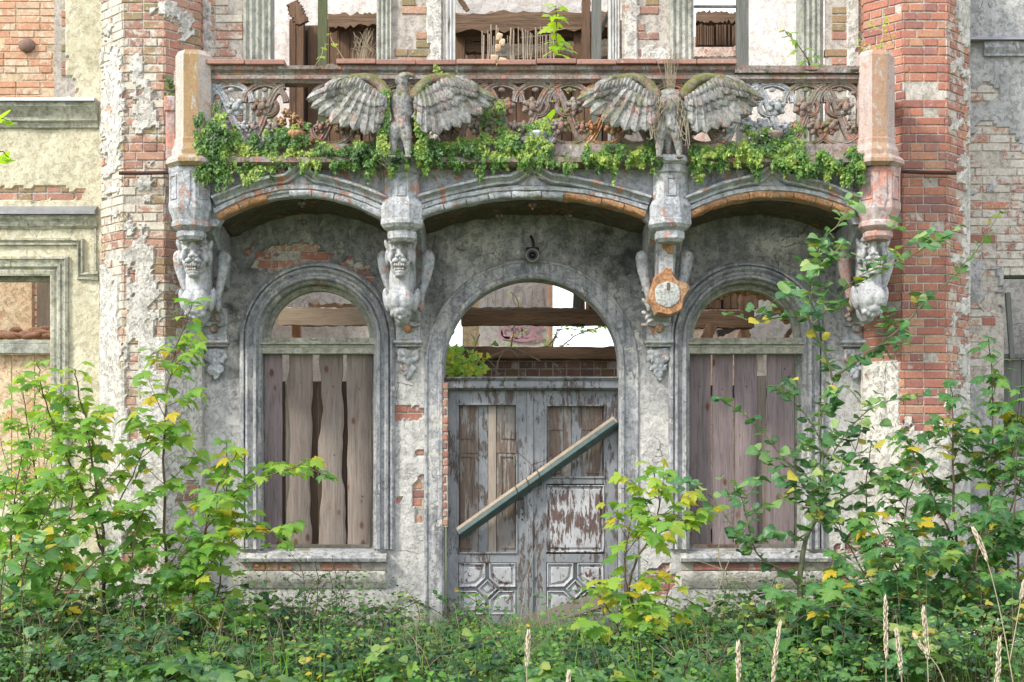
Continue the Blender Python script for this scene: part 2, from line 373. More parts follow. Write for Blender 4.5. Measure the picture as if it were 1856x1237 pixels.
M['framewhite'] = paintpeel('white_window_frame', (.62, .63, .62), (.3, .28, .24), .38, .2, 20, (.35, .35, .33))
M['framestone'] = weathered('stone_window_surround', [(.28, .3, .26), (.4, .41, .36), (.48, .48, .43)], peelc=(.3, .27, .2), peel=.7, moss=.3, mossc=(.15, .16, .06), grime=.55, bump=.5, crack=False)
M['innerwhite'] = weathered('interior_whitewash', [(.62, .56, .5), (.72, .67, .62), (.76, .74, .7)], peelc=(.5, .3, .2), peel=.66, moss=0, grime=.15, grimec=(.4, .3, .25), bump=.4)
M['innerpink'] = weathered('interior_pink_plaster', [(.5, .36, .3), (.62, .46, .38), (.7, .58, .5)], peelc=(.36, .16, .1), peel=.58, moss=0, grime=.3, grimec=(.3, .2, .15), bump=.6)
M['inneryellow'] = weathered('interior_warm_plaster', [(.62, .42, .26), (.7, .52, .35), (.74, .6, .44)], peelc=(.52, .26, .14), peel=.6, moss=0, grime=.12, grimec=(.4, .25, .15), bump=.6)
M['iron'] = simplemat('rusty_iron', (.05, .032, .028), .8, .3, .4, 30, c2=(.11, .05, .035))
M['black'] = simplemat('black_plastic', (.03, .03, .032), .4)
M['glass'] = simplemat('lens_glass', (.012, .012, .015), .08)
M['camgrey'] = simplemat('grey_metal_housing', (.3, .3, .28), .45, .3)
M['graffiti'] = simplemat('pink_spray', (.72, .42, .5), .8)
M['graffiti_grey'] = simplemat('grey_spray', (.5, .42, .42), .8)
M['core'] = weathered('white_cement_core', [(.5, .52, .5), (.62, .64, .62), (.68, .69, .66)], peel=.9, moss=0, grime=.2, bump=.7, sc_=3, crack=False)
M['bark'] = woodmat('bark_green_grey', (.16, .17, .1), (.27, .28, .18), knots=False, dirt=.25, grain=40)
M['bark_brown'] = woodmat('bark_brown', (.09, .06, .045), (.18, .12, .09), knots=False, dirt=.25, grain=40)
M['stalk'] = simplemat('dry_stalk', (.42, .36, .25), .8)
M['seed'] = simplemat('dry_seed_head', (.6, .52, .4), .9, 0, .3, 60)
M['root'] = simplemat('pale_roots', (.3, .27, .2), .9)
M['soil'] = weathered('soil', [(.03, .025, .015), (.05, .04, .025), (.07, .06, .035)], peel=.9, moss=.4, crack=False)
M['leaf_maple'] = leafmat('maple_leaf', [(0, (.05, .16, .045)), (.3, (.09, .25, .05)), (.58, (.19, .37, .06)), (.85, (.32, .45, .06)), (.94, (.46, .44, .05)), (1, (.55, .42, .03))], .45)
M['leaf_maple_dark'] = leafmat('maple_leaf_dark', [(0, (.025, .1, .04)), (.45, (.055, .18, .055)), (.75, (.13, .28, .06)), (.93, (.23, .33, .05)), (1, (.5, .38, .03))], .38)
M['leaf_oval'] = leafmat('oval_leaf', [(0, (.03, .11, .055)), (.45, (.08, .21, .08)), (.8, (.2, .34, .12)), (.95, (.34, .44, .18)), (1, (.45, .4, .06))], .3, .36)
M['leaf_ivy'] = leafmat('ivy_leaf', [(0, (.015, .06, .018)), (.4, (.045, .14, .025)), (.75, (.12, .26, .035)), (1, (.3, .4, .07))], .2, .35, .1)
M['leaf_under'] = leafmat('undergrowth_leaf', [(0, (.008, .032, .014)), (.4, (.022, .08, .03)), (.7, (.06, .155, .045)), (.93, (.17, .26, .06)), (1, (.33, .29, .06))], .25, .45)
M['leaf_lime'] = leafmat('young_maple_leaf', [(0, (.2, .36, .03)), (.6, (.32, .48, .04)), (1, (.45, .5, .05))], .5, .5, .1)
# ---------------------------------------------------------------- masonry: bricks, mortar and a broken plaster skin in one wall mesh
def blobs(px, py, L, n=.35, s=.03):
    """max over ellipses (px,py,rx,ry): >0 inside; edges broken by noise"""
    v = -9
    for (cx, cy, rx, ry) in L:
        d = math.hypot((px-cx)/rx, (py-cy)/ry)
        if d < 2.2: v = max(v, 1-d)
    return v if v < -1.2 else v+n*1.6*nz(px*s, py*s, 3.1, 5)
def masonry(mb, O, U, N, L, z0, z1, hole=None, peel=None, stain=None, wash=None, step=.025, thick=.014, mi=(0, 1, 2), course=.077, blen=.26, Yref=0., seed=0, plasterfull=False, und=.004):
    """O origin (x,y) of wall line, U unit dir along, N outward unit dir; mi=(brick, mortar, plaster) material slots"""
    rng = random.Random(seed)
    def P(u, z, o): return (O[0]+U[0]*u+N[0]*o, O[1]+U[1]*u+N[1]*o, z)
    def pxy(u, z):
        y = O[1]+U[1]*u
        return PX(O[0]+U[0]*u, y), PY(z, y)
    nu = max(1, int(round(L/step))); nv = max(1, int(round((z1-z0)/step)))
    E = np.zeros((nu+1, nv+1)); ids = {}
    for i in range(nu+1):
        u = L*i/nu
        for j in range(nv+1):
            z = z0+(z1-z0)*j/nv
            E[i, j] = peel(*pxy(u, z)) if peel else -1
    def vid(i, j):
        if (i, j) not in ids:
            u = L*i/nu; z = z0+(z1-z0)*j/nv; e = E[i, j]
            o = thick+und*nz(u*4+seed, z*4, 0, 3)+.0025*nz(u*23+seed, z*23, 7, 2) if e <= 0 else -.03
            st = stain(*pxy(u, z)) if stain else 0
            ids[(i, j)] = mb.vert(P(u, z, o), .5, st)
        return ids[(i, j)]
    for i in range(nu):
        for j in range(nv):
            if E[i, j] > 0 and E[i+1, j] > 0 and E[i, j+1] > 0 and E[i+1, j+1] > 0: continue
            if hole and hole(L*(i+.5)/nu, z0+(z1-z0)*(j+.5)/nv): continue
            mb.face((vid(i, j), vid(i+1, j), vid(i+1, j+1), vid(i, j+1)), mi[2])
    # mortar backing
    ms = .05; mu = max(1, int(round(L/ms))); mv = max(1, int(round((z1-z0)/ms))); mid = {}
    def near(u, z, r=.06):
        for du in (-r, 0, r):
            for dz in (-r, 0, r):
                i = min(nu, max(0, int(round((u+du)/L*nu)))); j = min(nv, max(0, int(round((z+dz-z0)/(z1-z0)*nv))))
                if E[i, j] > 0: return True
        return False
    for i in range(mu):
        for j in range(mv):
            uc, zc = L*(i+.5)/mu, z0+(z1-z0)*(j+.5)/mv
            if hole and hole(uc, zc): continue
            if not near(uc, zc, .08): continue
            q = []
            for a, b_ in ((i, j), (i+1, j), (i+1, j+1), (i, j+1)):
                if (a, b_) not in mid:
                    u, z = L*a/mu, z0+(z1-z0)*b_/mv
                    mid[(a, b_)] = mb.vert(P(u, z, -.009+.004*nz(u*9, z*9, 2, 2)), .5, 0)
                q.append(mid[(a, b_)])
            mb.face(q, mi[1])
    # bricks
    nc = int((z1-z0)/course)+1; g = .006
    for k in range(nc):
        za = z0+k*course; zb = za+course
        if k % 2 == 0: u = -blen*rng.choice([.5, .25]) ; bl = blen
        else: u = -blen*.25; bl = blen*(.5 if L < 1.2 and k % 4 == 1 else 1)
        while u < L:
            b1 = u+(bl if rng.random() > .15 else blen*.5)
            ua, ub = max(0, u), min(L, b1); u = b1
            if ub-ua < .035: continue
            uc, zc = (ua+ub)/2, (za+zb)/2
            if hole and (hole(uc, zc) or hole(ua+.01, zc) or hole(ub-.01, zc)): continue
            if not (near(uc, zc, .07) or near(ua+.02, zc, .04) or near(ub-.02, zc, .04)): continue
            ga = g if ua > 0 else -.004; gb = g if ub < L else -.004
            o = rng.uniform(-.004, .003)+(.0 if rng.random() > .06 else -.012); r = rng.random(); w_ = wash(*pxy(uc, zc)) if wash else 0.
            w_ += rng.uniform(-.07, .07)
            t = rng.uniform(-.0018, .0018); t2 = rng.uniform(-.002, .002)
            za2, zb2 = za+g+rng.uniform(-.0015, .0015), zb-g+rng.uniform(-.0015, .0015)
            def q(uu, zz, oo): return mb.vert(P(uu, zz+(uu-uc)*t*4, oo), r, w_)
            c = .0045
            fr = [q(ua+ga+c, za2+c, o+t2), q(ub-gb-c, za2+c, o-t2), q(ub-gb-c, zb2-c, o-t2), q(ua+ga+c, zb2-c, o+t2)]
            md = [q(ua+ga, za2, o-c), q(ub-gb, za2, o-c), q(ub-gb, zb2, o-c), q(ua+ga, zb2, o-c)]
            bk = [q(ua+ga, za2, -.05), q(ub-gb, za2, -.05), q(ub-gb, zb2, -.05), q(ua+ga, zb2, -.05)]
            mb.face(fr, mi[0])
            for a in range(4):
                b_ = (a+1) % 4
                mb.face((md[a], md[b_], fr[b_], fr[a]), mi[0]); mb.face((bk[a], bk[b_], md[b_], md[a]), mi[0])

def arch_path(xc, h, zb, zs, rise=None, n=28, left=True, right=True):
    rise = rise or h; P = []
    if left: P += [(xc-h, zb, -1, 0), (xc-h, (zb+zs)/2, -1, 0)]
    for k in range(n+1):
        t = math.pi-math.pi*k/n
        x, z = math.cos(t), math.sin(t); nx, nzz = x/h, z/rise; l = math.hypot(nx, nzz)
        P.append((xc+h*x, zs+rise*z, nx/l, nzz/l))
    if right: P += [(xc+h, (zb+zs)/2, 1, 0), (xc+h, zb, 1, 0)]
    return P
def line_path(x0, z0, x1, z1, n=6):
    """horizontal-ish path; normal points up"""
    L = math.hypot(x1-x0, z1-z0); nx, nzz = -(z1-z0)/L, (x1-x0)/L
    return [(lerp(x0, x1, k/n), lerp(z0, z1, k/n), nx, nzz) for k in range(n+1)]

VILLA = empty('ruined_villa', (0.2, 0, 0), 'roofless ruined brick villa with flaking plaster, arched boarded windows and a carved terracotta balcony', 'building')
# -------- opening data (wall plane)
LW = dict(xc=X(576), h=.505, zb=Z(995), zs=Z(616)); RW = dict(xc=X(1352.5), h=.513, zb=Z(995), zs=Z(616))
DW = dict(xc=X(963.5), h=.79, zb=.0, zs=Z(665))
def inarch(o, x, z, m=.0):
    if abs(x-o['xc']) > o['h']+m or z < o['zb']-m: return False
    return z < o['zs'] or math.hypot(x-o['xc'], z-o['zs']) < o['h']+m
# -------- central ground-floor wall
x0, x1 = X(362), X(1590)
PE = [(742, 748, 34, 12), (765, 905, 13, 42), (845-86, 822, 10, 6), (723, 905, 6, 7), (1192, 1052, 30, 26), (1165, 960, 10, 10), (640, 505, 36, 30), (530, 470, 75, 26),
      (540, 1112, 30, 9), (1515, 1050, 24, 50), (1200, 1120, 10, 22), (690, 1150, 20, 10), (1545, 985, 14, 16)]
def pk(px, py): return blobs(px, py, PE, .3, .045)
def stain_shade(px, py):
    top = sstep(640, 470, py)*.55  # real dirt plus balcony shade, painted darker towards the soffit
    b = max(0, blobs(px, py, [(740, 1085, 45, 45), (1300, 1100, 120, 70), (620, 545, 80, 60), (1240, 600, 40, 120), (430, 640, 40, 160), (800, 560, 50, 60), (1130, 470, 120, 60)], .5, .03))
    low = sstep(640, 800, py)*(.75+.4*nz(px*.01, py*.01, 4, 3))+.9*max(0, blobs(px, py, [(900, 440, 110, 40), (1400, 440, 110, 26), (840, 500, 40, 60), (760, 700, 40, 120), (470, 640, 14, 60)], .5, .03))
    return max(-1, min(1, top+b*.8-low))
mb = MB()
masonry(mb, (x0, 0), (1, 0), (0, -1), x1-x0, -.15, 3.98, lambda u, z: inarch(LW, x0+u, z, .02) or inarch(RW, x0+u, z, .02) or inarch(DW, x0+u, z, .02), pk, stain_shade, lambda px, py: .1 if py > 940 or py > 700 and px > 1400 else (.02 if py > 700 else .09), .025, seed=3)
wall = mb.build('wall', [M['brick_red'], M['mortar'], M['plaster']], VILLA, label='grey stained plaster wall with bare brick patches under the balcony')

# -------- trims round the arched openings
def trimprof(wd, pr=.0):
    return [(wd+.012, .01), (wd+.01, -.04), (wd-.012, -.062), (wd-.028, -.062), (wd-.034, -.03), (wd-.04, -.03), (wd-.047, -.07), (wd*.64, -.078), (wd*.52, -.046), (wd*.4, -.044), (wd*.34, -.08), (wd*.22, -.086), (wd*.15, -.06), (wd*.14, -.03), (.012, -.02), (.0, -.0), (0, .16)]
def arched_window(o, name, label):
    t = MB(); pth = arch_path(o['xc'], o['h'], o['zb']-.0, o['zs'])
    f = []
    for q in pth: f.append(q)
    t.sweep(f, trimprof(.185), jit=.004)
    win = empty('arched_window', (o['xc'], 0, o['zb']), label, parent=VILLA)
    t.build('surround', [M['trim']], win, True)
    # inner timber frame: jambs, head arch and transom
    fr = MB(); fp = arch_path(o['xc'], o['h']-.0, o['zb'], o['zs'])
    fr.sweep(fp, [(0, .10), (-.028, .10), (-.03, .115), (-.045, .12), (-.05, .15), (-.05, .19), (0, .19)])
    fr.build('frame', [M['framestone']], win, True)
    tr = MB(); xa, xb = o['xc']-o['h']-.02, o['xc']+o['h']+.02; zt = Z(622); h = .1
    tr.rings([[(x, .03, zt-h), (x, -.012, zt-h+.004), (x, -.014, zt-.045), (x, .005, zt-.04), (x, .004, zt-.02), (x, -.03, zt-.012), (x, -.03, zt+.006), (x, .04, zt+.01), (x, .04, zt+.05), (x, .09, zt+.05), (x, .09, zt-h)] for x in np.linspace(xa, xb, 12)])
    tr.build('transom', [M['trim_cream']], win, True)
    return win
LWIN = arched_window(LW, 'arched_window', 'arched window left of the door, boarded with wavy planks')
RWIN = arched_window(RW, 'arched_window', 'arched window right of the door, boarded with straight mauve planks')
t = MB(); t.sweep(arch_path(DW['xc'], DW['h'], DW['zb'], DW['zs'], n=40),
   [(.185, .01), (.183, -.02), (.17, -.032), (.155, -.03), (.15, -.018), (.06, -.022), (.045, -.035), (.02, -.035), (.004, -.02), (.0, .02), (0, .22)], jit=.004)
t.build('door_surround', [M['trim']], VILLA, True)
# exposed brick edge on the left door jamb
jb = MB(); zz = Z(955)
rg = random.Random(5)
while zz < Z(700):
    wv = rg.uniform(.035, .05)*(1 if rg.random() > .2 else .7)
    jb.box((DW['xc']-DW['h']-.003-.01, -.04+rg.uniform(0, .004), zz+.012), (DW['xc']-DW['h']+wv-.012, .1, zz+.07), 0, rg.random(), rg.uniform(-.1, .12), .006); zz += .077
jb.box((DW['xc']-DW['h']-.004, -.03, Z(955)), (DW['xc']-DW['h']+.03, .1, Z(700)), 1)
jb.build('brick_jamb', [M['brick_red'], M['mortar']], VILLA)

# -------- sills, brick course and apron panels under the windows
def sill(xa, xb, seed, name='window_sill'):
    s = MB(); zt = Z(996); rg = random.Random(seed)
    rs = []
    for x in np.linspace(xa, xb, 30):
        j = .008*nz(x*5, seed, 0, 3)+(.012*max(0, nz(x*14, seed, 3, 2)))
        rs.append([(x, .2, zt+.005), (x, .06, zt+.004), (x, -.11+j, zt-.055), (x, -.125+j, zt-.075), (x, -.115+j, zt-.105), (x, -.07, zt-.115), (x, .03, zt-.115)])
    s.rings(rs, 0, closed=True)
    x = xa+.12
    while x < xb-.1:
        l = rg.choice([.12, .25, .25]); e = min(xb-.03, x+l-.01)
        if rg.random() > .25: s.box((x, -.075+rg.uniform(0, .012), zt-.185), (e, .02, zt-.125), 1, rg.random(), rg.uniform(-.1, .12), .006)
        x += l
    s.box((xa+.01, -.05, zt-.186), (xb-.01, .03, zt-.117), 2)
    rs = []
    for x in np.linspace(xa+.01, xb-.01, 40):
        j = .01*nz(x*7, seed, 5, 3)
        rs.append([(x, .03, zt-.19), (x, -.085+j, zt-.192), (x, -.09+j, zt-.22), (x, -.06+j, zt-.30), (x, -.035, zt-.33), (x, -.03, zt-.345), (x, .03, zt-.35)])
    s.rings(rs, 3)
    return s
s = sill(X(437), X(702), 4); s.build('window_sill', [M['trim'], M['brick_red'], M['mortar'], M['plaster_wash']], VILLA, 40)
s = sill(X(1232), X(1502), 9); s.build('window_sill', [M['trim'], M['brick_red'], M['mortar'], M['plaster_wash']], VILLA, 40)

# -------- planks nailed behind the windows (parts of their window)
def plank(win, cols, z0, z1, y, mats, seed, nm='plank'):
    for i, (xa, xb, wa, mt) in enumerate(cols):
        wa *= .85
        b = MB(); n = 46; rs = []
        for k in range(n+1):
            z = lerp(z0, z1, k/n); q = z*1.9+seed+i*3.3
            l = xa+wa*nz(q, 1.3*i, 0, 3)*1.0; r = xb+wa*nz(q+9, 2.1*i, 4, 3)
            e = .012 if wa > .01 else .002
            yy = y+.006*math.sin(i*2.3+z*1.2)
            rs.append([(l, yy+.012, z), (l+e, yy, z), (r-e, yy, z), (r, yy+.012, z), (r-.002, yy+.03, z), (l+.002, yy+.03, z)])
        b.rings(rs, 0, a=random.random()); b.build(nm, [mats[mt]], win, 50)
BM = [M['board'], M['board_purple'], M['board_pale'], M['gap_shade']]
plank(LWIN, [(X(477), X(509), .006, 1), (X(521), X(563), .05, 0), (X(576), X(621), .055, 0), (X(627), X(673), .02, 0)], Z(988), Z(636), .075, BM, 2)
plank(LWIN, [(X(514), X(530), .0, 2)], Z(988), Z(705), .125, BM, 2, 'backing_board')
plank(LWIN, [(X(556), X(572), .004, 3), (X(573), X(590), .006, 3), (X(614), X(640), .003, 3), (X(500), X(513), 0, 3)], Z(988), Z(690), .13, BM, 2, 'backing_board')  # added dark strips that paint the shade in the plank gaps
plank(RWIN, [(X(1252), X(1291), .008, 1), (X(1294), X(1331), .006, 1), (X(1334), X(1376), .012, 1), (X(1393), X(1443), .006, 1)], Z(988), Z(637), .085, BM, 7)
plank(RWIN, [(X(1376), X(1387), .003, 2)], Z(672), Z(640), .08, BM, 5)
plank(RWIN, [(X(1374), X(1394), .004, 0)], Z(988), Z(680), .125, BM, 6)
for wn, xs, mt in ((LWIN, (478, 674), 'board_pale'), (RWIN, (1252, 1450), 'oldwood_x')):
    b = MB(); b.box((X(xs[0]), .14, Z(720)), (X(xs[1]), .165, Z(697)), a=.4, bev=.003); b.build('cross_batten', [M[mt]], wn)
    b = MB(); b.box((X(xs[0]), .14, Z(985)), (X(xs[1]), .165, Z(960)), a=.7, bev=.003); b.build('cross_batten', [M['oldwood_x']], wn)
for wn, pts in ((LWIN, [(535, 668), (602, 700), (650, 705), (536, 760), (604, 825), (545, 905), (655, 900)]), (RWIN, [(1270, 700), (1311, 705), (1355, 700), (1425, 668), (1420, 975), (1266, 960)])):
    nb = MB()
    for px, py in pts: nb.lathe((X(px), .07, 0), [(.006, 0), (.004, .002)], 6) if False else nb.ell((X(px), .074, Z(py)), (.006, .004, .006))
    nb.build('nail_heads', [M['iron']], wn)

# -------- double door
DOOR = empty('double_door', (DW['xc'], .12, 0), 'grey flaking double door with boarded openings, tied shut', parent=VILLA)
tr = MB(); zt = Z(683)
xa, xb = DW['xc']-DW['h']-.01, DW['xc']+DW['h']+.01
tr.rings([[(x, .2, zt), (x, .02, zt), (x, .0, zt-.012), (x, .02, zt-.03), (x, .035, zt-.04), (x, .035, zt-.085), (x, .02, zt-.09), (x, .02, zt-.1), (x, .06, zt-.12), (x, .2, zt-.12)] for x in (xa, DW['xc'], xb)])
tr.build('transom', [M['doorpaint']], DOOR, 30)
def door_leaf(xl, xr, oz, panels, label):
    """xl,xr px; oz (top,bottom px) of the open field; panels: list of px rects"""
    lf = MB(); y0, y1 = .115, .165; zt, zb = Z(703), .01
    fx0, fx1 = X(oz[0]), X(oz[1]); ft, fb = Z(oz[2]), Z(oz[3])
    a, b = X(xl), X(xr)
    lf.box((a, y0, zb), (fx0, y1, zt), bev=.004); lf.box((fx1, y0, zb), (b, y1, zt), bev=.004)
    lf.box((fx0-.002, y0+.002, ft), (fx1+.002, y1, zt-.001), bev=.003)
    rails = [Z(oz[3])] ; yy = y0+.002
    low = Z(1022)
    lf.box((fx0-.002, yy, low), (fx1+.002, y1, Z(1003) if oz[3] > 950 else Z(1006)), bev=.003)
    if oz[3] < 950: lf.box((fx0-.002, yy, Z(878)), (fx1+.002, y1, fb), bev=.003)
    lf.box((fx0-.002, yy, .01), (fx1+.002, y1, Z(1118)), bev=.003)
    # bead round the open field
    for (p, q) in (((fx0-.012, ft+.012), (fx1+.012, ft-.004)), ((fx0-.012, fb+.004), (fx1+.012, fb-.012))):
        lf.box((p[0], y0-.012, q[1]), (q[0], y0+.02, p[1]), bev=.003)
    lf.box((fx0-.012, y0-.011, fb), (fx0+.003, y0+.02, ft), bev=.003); lf.box((fx1-.003, y0-.011, fb), (fx1+.012, y0+.02, ft), bev=.003)
    L = lf.build('door_leaf', [M['doorpaint']], DOOR, 30, label)
    def panel(poly, ins=.014, dep=.02, nm='panel', mt='doorpanel2', y=.13):
        pm = MB(); c = (sum(p[0] for p in poly)/len(poly), sum(p[1] for p in poly)/len(poly))
        def off(k):
            out = []
            for (x, z) in poly:
                d = math.hypot(x-c[0], z-c[1]); f = max(0, 1-k/d) ; out.append((c[0]+(x-c[0])*f, c[1]+(z-c[1])*f))
            return out
        rs = [[(x, y+.03, z) for x, z in poly], [(x, y-.022, z) for x, z in poly], [(x, y-.026, z) for x, z in off(.008)], [(x, y-.012, z) for x, z in off(.02)],
              [(x, y+.0, z) for x, z in off(.03)], [(x, y+.0, z) for x, z in off(.04)], [(x, y-.016, z) for x, z in off(.06)]]
        pm.rings(rs); return pm.build(nm, [M[mt]], L, 25)
    fm = MB()   # backing with the mitred lattice round the diamond
    X0, X1, ZT, ZB = fx0, fx1, Z(1022), Z(1118); xc, zc = (X0+X1)/2, (ZT+ZB)/2
    fm.box((X0, .142, ZB), (X1, .16, ZT)); fm.build('lower_field', [M['doorpaint']], L)
    w_, h_ = (X1-X0)/2, (ZT-ZB)/2; g = .018; k = .085
    for sx in (-1, 1):
        for sz in (-1, 1):
            P = [(xc+sx*g, zc+sz*(h_-.006)), (xc+sx*(w_-.006), zc+sz*(h_-.006)), (xc+sx*(w_-.006), zc+sz*g), (xc+sx*(g+k), zc+sz*g), (xc+sx*g, zc+sz*(g+k))]
            if sx*sz < 0: P = P[::-1]
            panel(P, y=.135)
    r = .088; panel([(xc-r, zc), (xc, zc-r), (xc+r, zc), (xc, zc+r)], nm='diamond_panel', y=.13)
    if oz[3] < 950: panel([(fx0, Z(1003)), (fx1, Z(1003)), (fx1, Z(880)), (fx0, Z(880))], nm='tall_panel', mt='doorpanel', y=.135)
    return L
LL = door_leaf(808, 959, (830, 936, 733, 1003), None, 'left door leaf with a tall boarded field')
RL = door_leaf(963, 1121, (991, 1097, 735, 865), None, 'right door leaf with a flaking white panel')
ml = MB(); ml.box((X(955), .098, .02), (X(967), .13, Z(704)), bev=.005); ml.build('meeting_strip', [M['doorpaint']], LL)
# old boards and panelling seen in the door's open fields
def infill(L, xa, xb, zt, zb, spec):
    for (p, q, mt, y) in spec:
        b = MB(); b.box((X(p), y, Z(zb)), (X(q), y+.02, Z(zt)), a=random.random(), bev=.003)
        if q-p > 25:   # a small sunk panel with beads
            for (u, v) in ((zt+6, zt+(zb-zt)*.24), (zt+(zb-zt)*.36, zb-10)):
                b.box((X(p+7), y-.012, Z(v)), (X(q-7), y+.002, Z(v)+.012), a=.5); b.box((X(p+7), y-.0121, Z(u)), (X(q-7), y+.002, Z(u)+.012), a=.5)
                b.box((X(p+7), y-.011, Z(v)), (X(p+7)+.012, y+.002, Z(u)), a=.5); b.box((X(q-7)-.012, y-.011, Z(v)), (X(q-7), y+.002, Z(u)), a=.5)
            zr = Z(zt+(zb-zt)*.3); b.box((X(p), y-.008, zr-.05), (X(q), y+.002, zr+.05), a=.6, bev=.004)
        b.build('inner_board', [M[mt]], L)
b = MB(); b.box((X(812), .2, .02), (X(1118), .215, Z(705))); b.build('light_stop_panel', [M['gap_shade']], DOOR)  # added dark sheet that stops light leaking between the infill boards
infill(LL, 0, 0, 728, 1006, [(826, 866, 'innerdoor', .172), (866.5, 884, 'doorpaint', .168), (884.5, 899, 'board_pale', .166), (899.5, 940, 'innerdoor', .172)])
infill(RL, 0, 0, 728, 868, [(986, 1022, 'innerdoor', .172), (1022.5, 1037, 'innerdoor', .168), (1037.5, 1056, 'doorpaint', .165), (1056.5, 1100, 'innerdoor', .172)])
k = MB()
for py in (905, 922, 933, 943): k.ell((X(947), .112, Z(py)), (.009, .006, .009 if py > 910 else .012))
k.build('lock_holes', [M['black']], LL)

# -------- diagonal batten wired over the door, plank lying against its foot, wire
bt = empty('diagonal_batten', tuple(W(832, 972, -.02)), 'long sawn batten wired diagonally across the double door, teal painted edge', 'batten')
p, q = W(833, 968, .052), W(1118, 765, .052); d = (q-p); Lb = d.length
Mx = Matrix.Translation(p) @ Matrix.Rotation(-math.atan2(d.z, d.x), 4, 'Y') @ Matrix.Rotation(R(-32), 4, 'X')
b = MB(); b.box((0, -.055, -.036), (Lb, .045, .042), 0, .3, bev=.004, M=Mx); b.build('batten', [M['batten']], bt)
b = MB(); b.box((.002, -.0565, -.0395), (Lb-.01, .043, -.0335), 0, bev=.001, M=Mx); b.box((.003, -.0585, -.037), (Lb-.012, -.0548, .008), 0, M=Mx); b.build('painted_face', [M['teal']], bt)
b = MB()
for fx in (.36, .43, .5):
    for ph in range(1):
        b.tube([Mx @ Vector((Lb*fx+.03*math.sin(a_*.7), .075*math.cos(a_)*1.0-.004, .062*math.sin(a_))) for a_ in np.linspace(0, 6.283, 14)], .003, 5)
b.tube([W(936, 818, .1), W(950, 830, .09), W(963, 843, .085), W(985, 836, .09), W(1003, 822, .1)], .0025, 5)
b.tube([W(963, 843, .085), W(962, 870, .04)], .0025, 5)
b.build('wire', [M['iron']], bt)
pl = MB(); p, q = W(893, 1152, -.16), W(1100, 1082, -.05); d = q-p
Mx = Matrix.Translation(p) @ Matrix.Rotation(math.atan2(d.y, d.x), 4, 'Z') @ Matrix.Rotation(-math.atan2(d.z, d.length), 4, 'Y') @ Matrix.Rotation(R(-10), 4, 'X')
pl.box((0, 0, -.06), (d.length, .028, .075), 0, .8, bev=.004, M=Mx)
o = pl.build('fallen_plank', [M['board']], None, origin=tuple(p)); tag(o, 'weathered grey plank propped aslant against the foot of the double door', 'plank')
# -------- camera housing above the door
cm = empty('security_camera', tuple(W(965, 462, -.06)), 'round grey security camera mounted on the wall above the arched doorway', 'camera')
b = MB(); c = W(965, 464, -.1)
b.box((c.x-.06, -.06, c.z+.02), (c.x+.06, -.014, c.z+.085), 0, bev=.01); b.box((c.x-.055, -.1, c.z+.03), (c.x+.055, -.05, c.z+.07), 0, bev=.012); b.build('bracket', [M['iron']], cm)
def disc(mb, c, prof, seg=24, m=0):  # lathe round Y
    rs = [[(c.x+r*math.cos(2*math.pi*k/seg), c.y+y, c.z+r*math.sin(2*math.pi*k/seg)) for k in range(seg)] for r, y in prof]
    mb.rings(rs, m)
b = MB(); disc(b, c, [(.05, .05), (.062, .03), (.066, -.03), (.06, -.045), (.05, -.048), (.046, -.035), (.03, -.03)]); b.build('housing', [M['camgrey']], cm, 30)
b = MB(); disc(b, c, [(.032, -.02), (.03, -.04), (.018, -.052), (.006, -.056)]); b.build('lens', [M['glass']], cm, 60)
b = MB(); disc(b, c, [(.046, -.02), (.046, -.037), (.03, -.036), (.03, -.02)]); b.build('dark_ring', [M['black']], cm, 60)
b = MB(); b.tube([c+Vector((0, .05, .06)), c+Vector((.012, .04, .1)), c+Vector((.004, .05, .15)), c+Vector((-.015, .07, .19))], .013, 8); b.build('cable', [M['black']], cm, True)
for sx in (-1, 1):
    b = MB(); b.ell(c+Vector((sx*.043, .035, .055)), (.012, .01, .012)); b.build('bolt', [M['camgrey']], cm, True)

# ---------------------------------------------------------------- octagonal brick towers
def tower(xf0, xf1, yf, name, label, peel, wash, stain, mats, sd, cheek):
    s = xf1-xf0; q = s*.7071
    e_ = .006
    pts = [(xf0-q-.0, .45), (xf0-q, yf+q), (xf0, yf), (xf1, yf), (xf1+q, yf+q), (xf1+q, .45)]
    mb = MB()
    for i in range(5):
        a, b = Vector(pts[i]), Vector(pts[i+1]); u = (b-a); L = u.length; u /= L; a = a-u*e_; L += 2*e_
        masonry(mb, a, u, (u.y, -u.x), L, -.1+.0, 6.2, None, peel, stain, wash, .025, seed=sd+i, blen=.25)
    ins = [(xf0-q+.035, .43), (xf0-q+.035, yf+q+.015), (xf0+.015, yf+.035), (xf1-.015, yf+.035), (xf1+q-.035, yf+q+.015), (xf1+q-.035, .43)]
    mb.rings([[(x, y, z) for x, y in ins] for z in (-.1, 6.2)], 1)
    return mb.build(name, mats, VILLA, label=label)
def pkL(px, py):
    v = blobs(px, py, [(250, 1000, 30, 40), (400, 1055, 60, 16), (298, 400, 60, 120), (232, 60, 60, 130), (330, 60, 60, 140), (298, 560, 34, 52), (252, 330, 60, 70), (300, 240, 40, 120), (222, 560, 8, 90), (243, 500, 12, 20), (305, 655, 22, 20), (240, 700, 10, 90), (250, 250, 60, 60), (200, 400, 30, 100), (345, 900, 20, 30), (200, 880, 16, 20)], .4, .035)
    if py < 330: v = max(v, .3+.55*nz(px*.02, py*.02, 5, 4))
    q = blobs(px, py, [(262, 195, 26, 46), (250, 120, 14, 30), (205, 205, 20, 130), (262, 545, 22, 90), (265, 330, 14, 30), (300, 20, 22, 20), (335, 45, 18, 26), (262, 460, 18, 40)], .5, .05)
    return min(v, -q) if q > -.25 else v
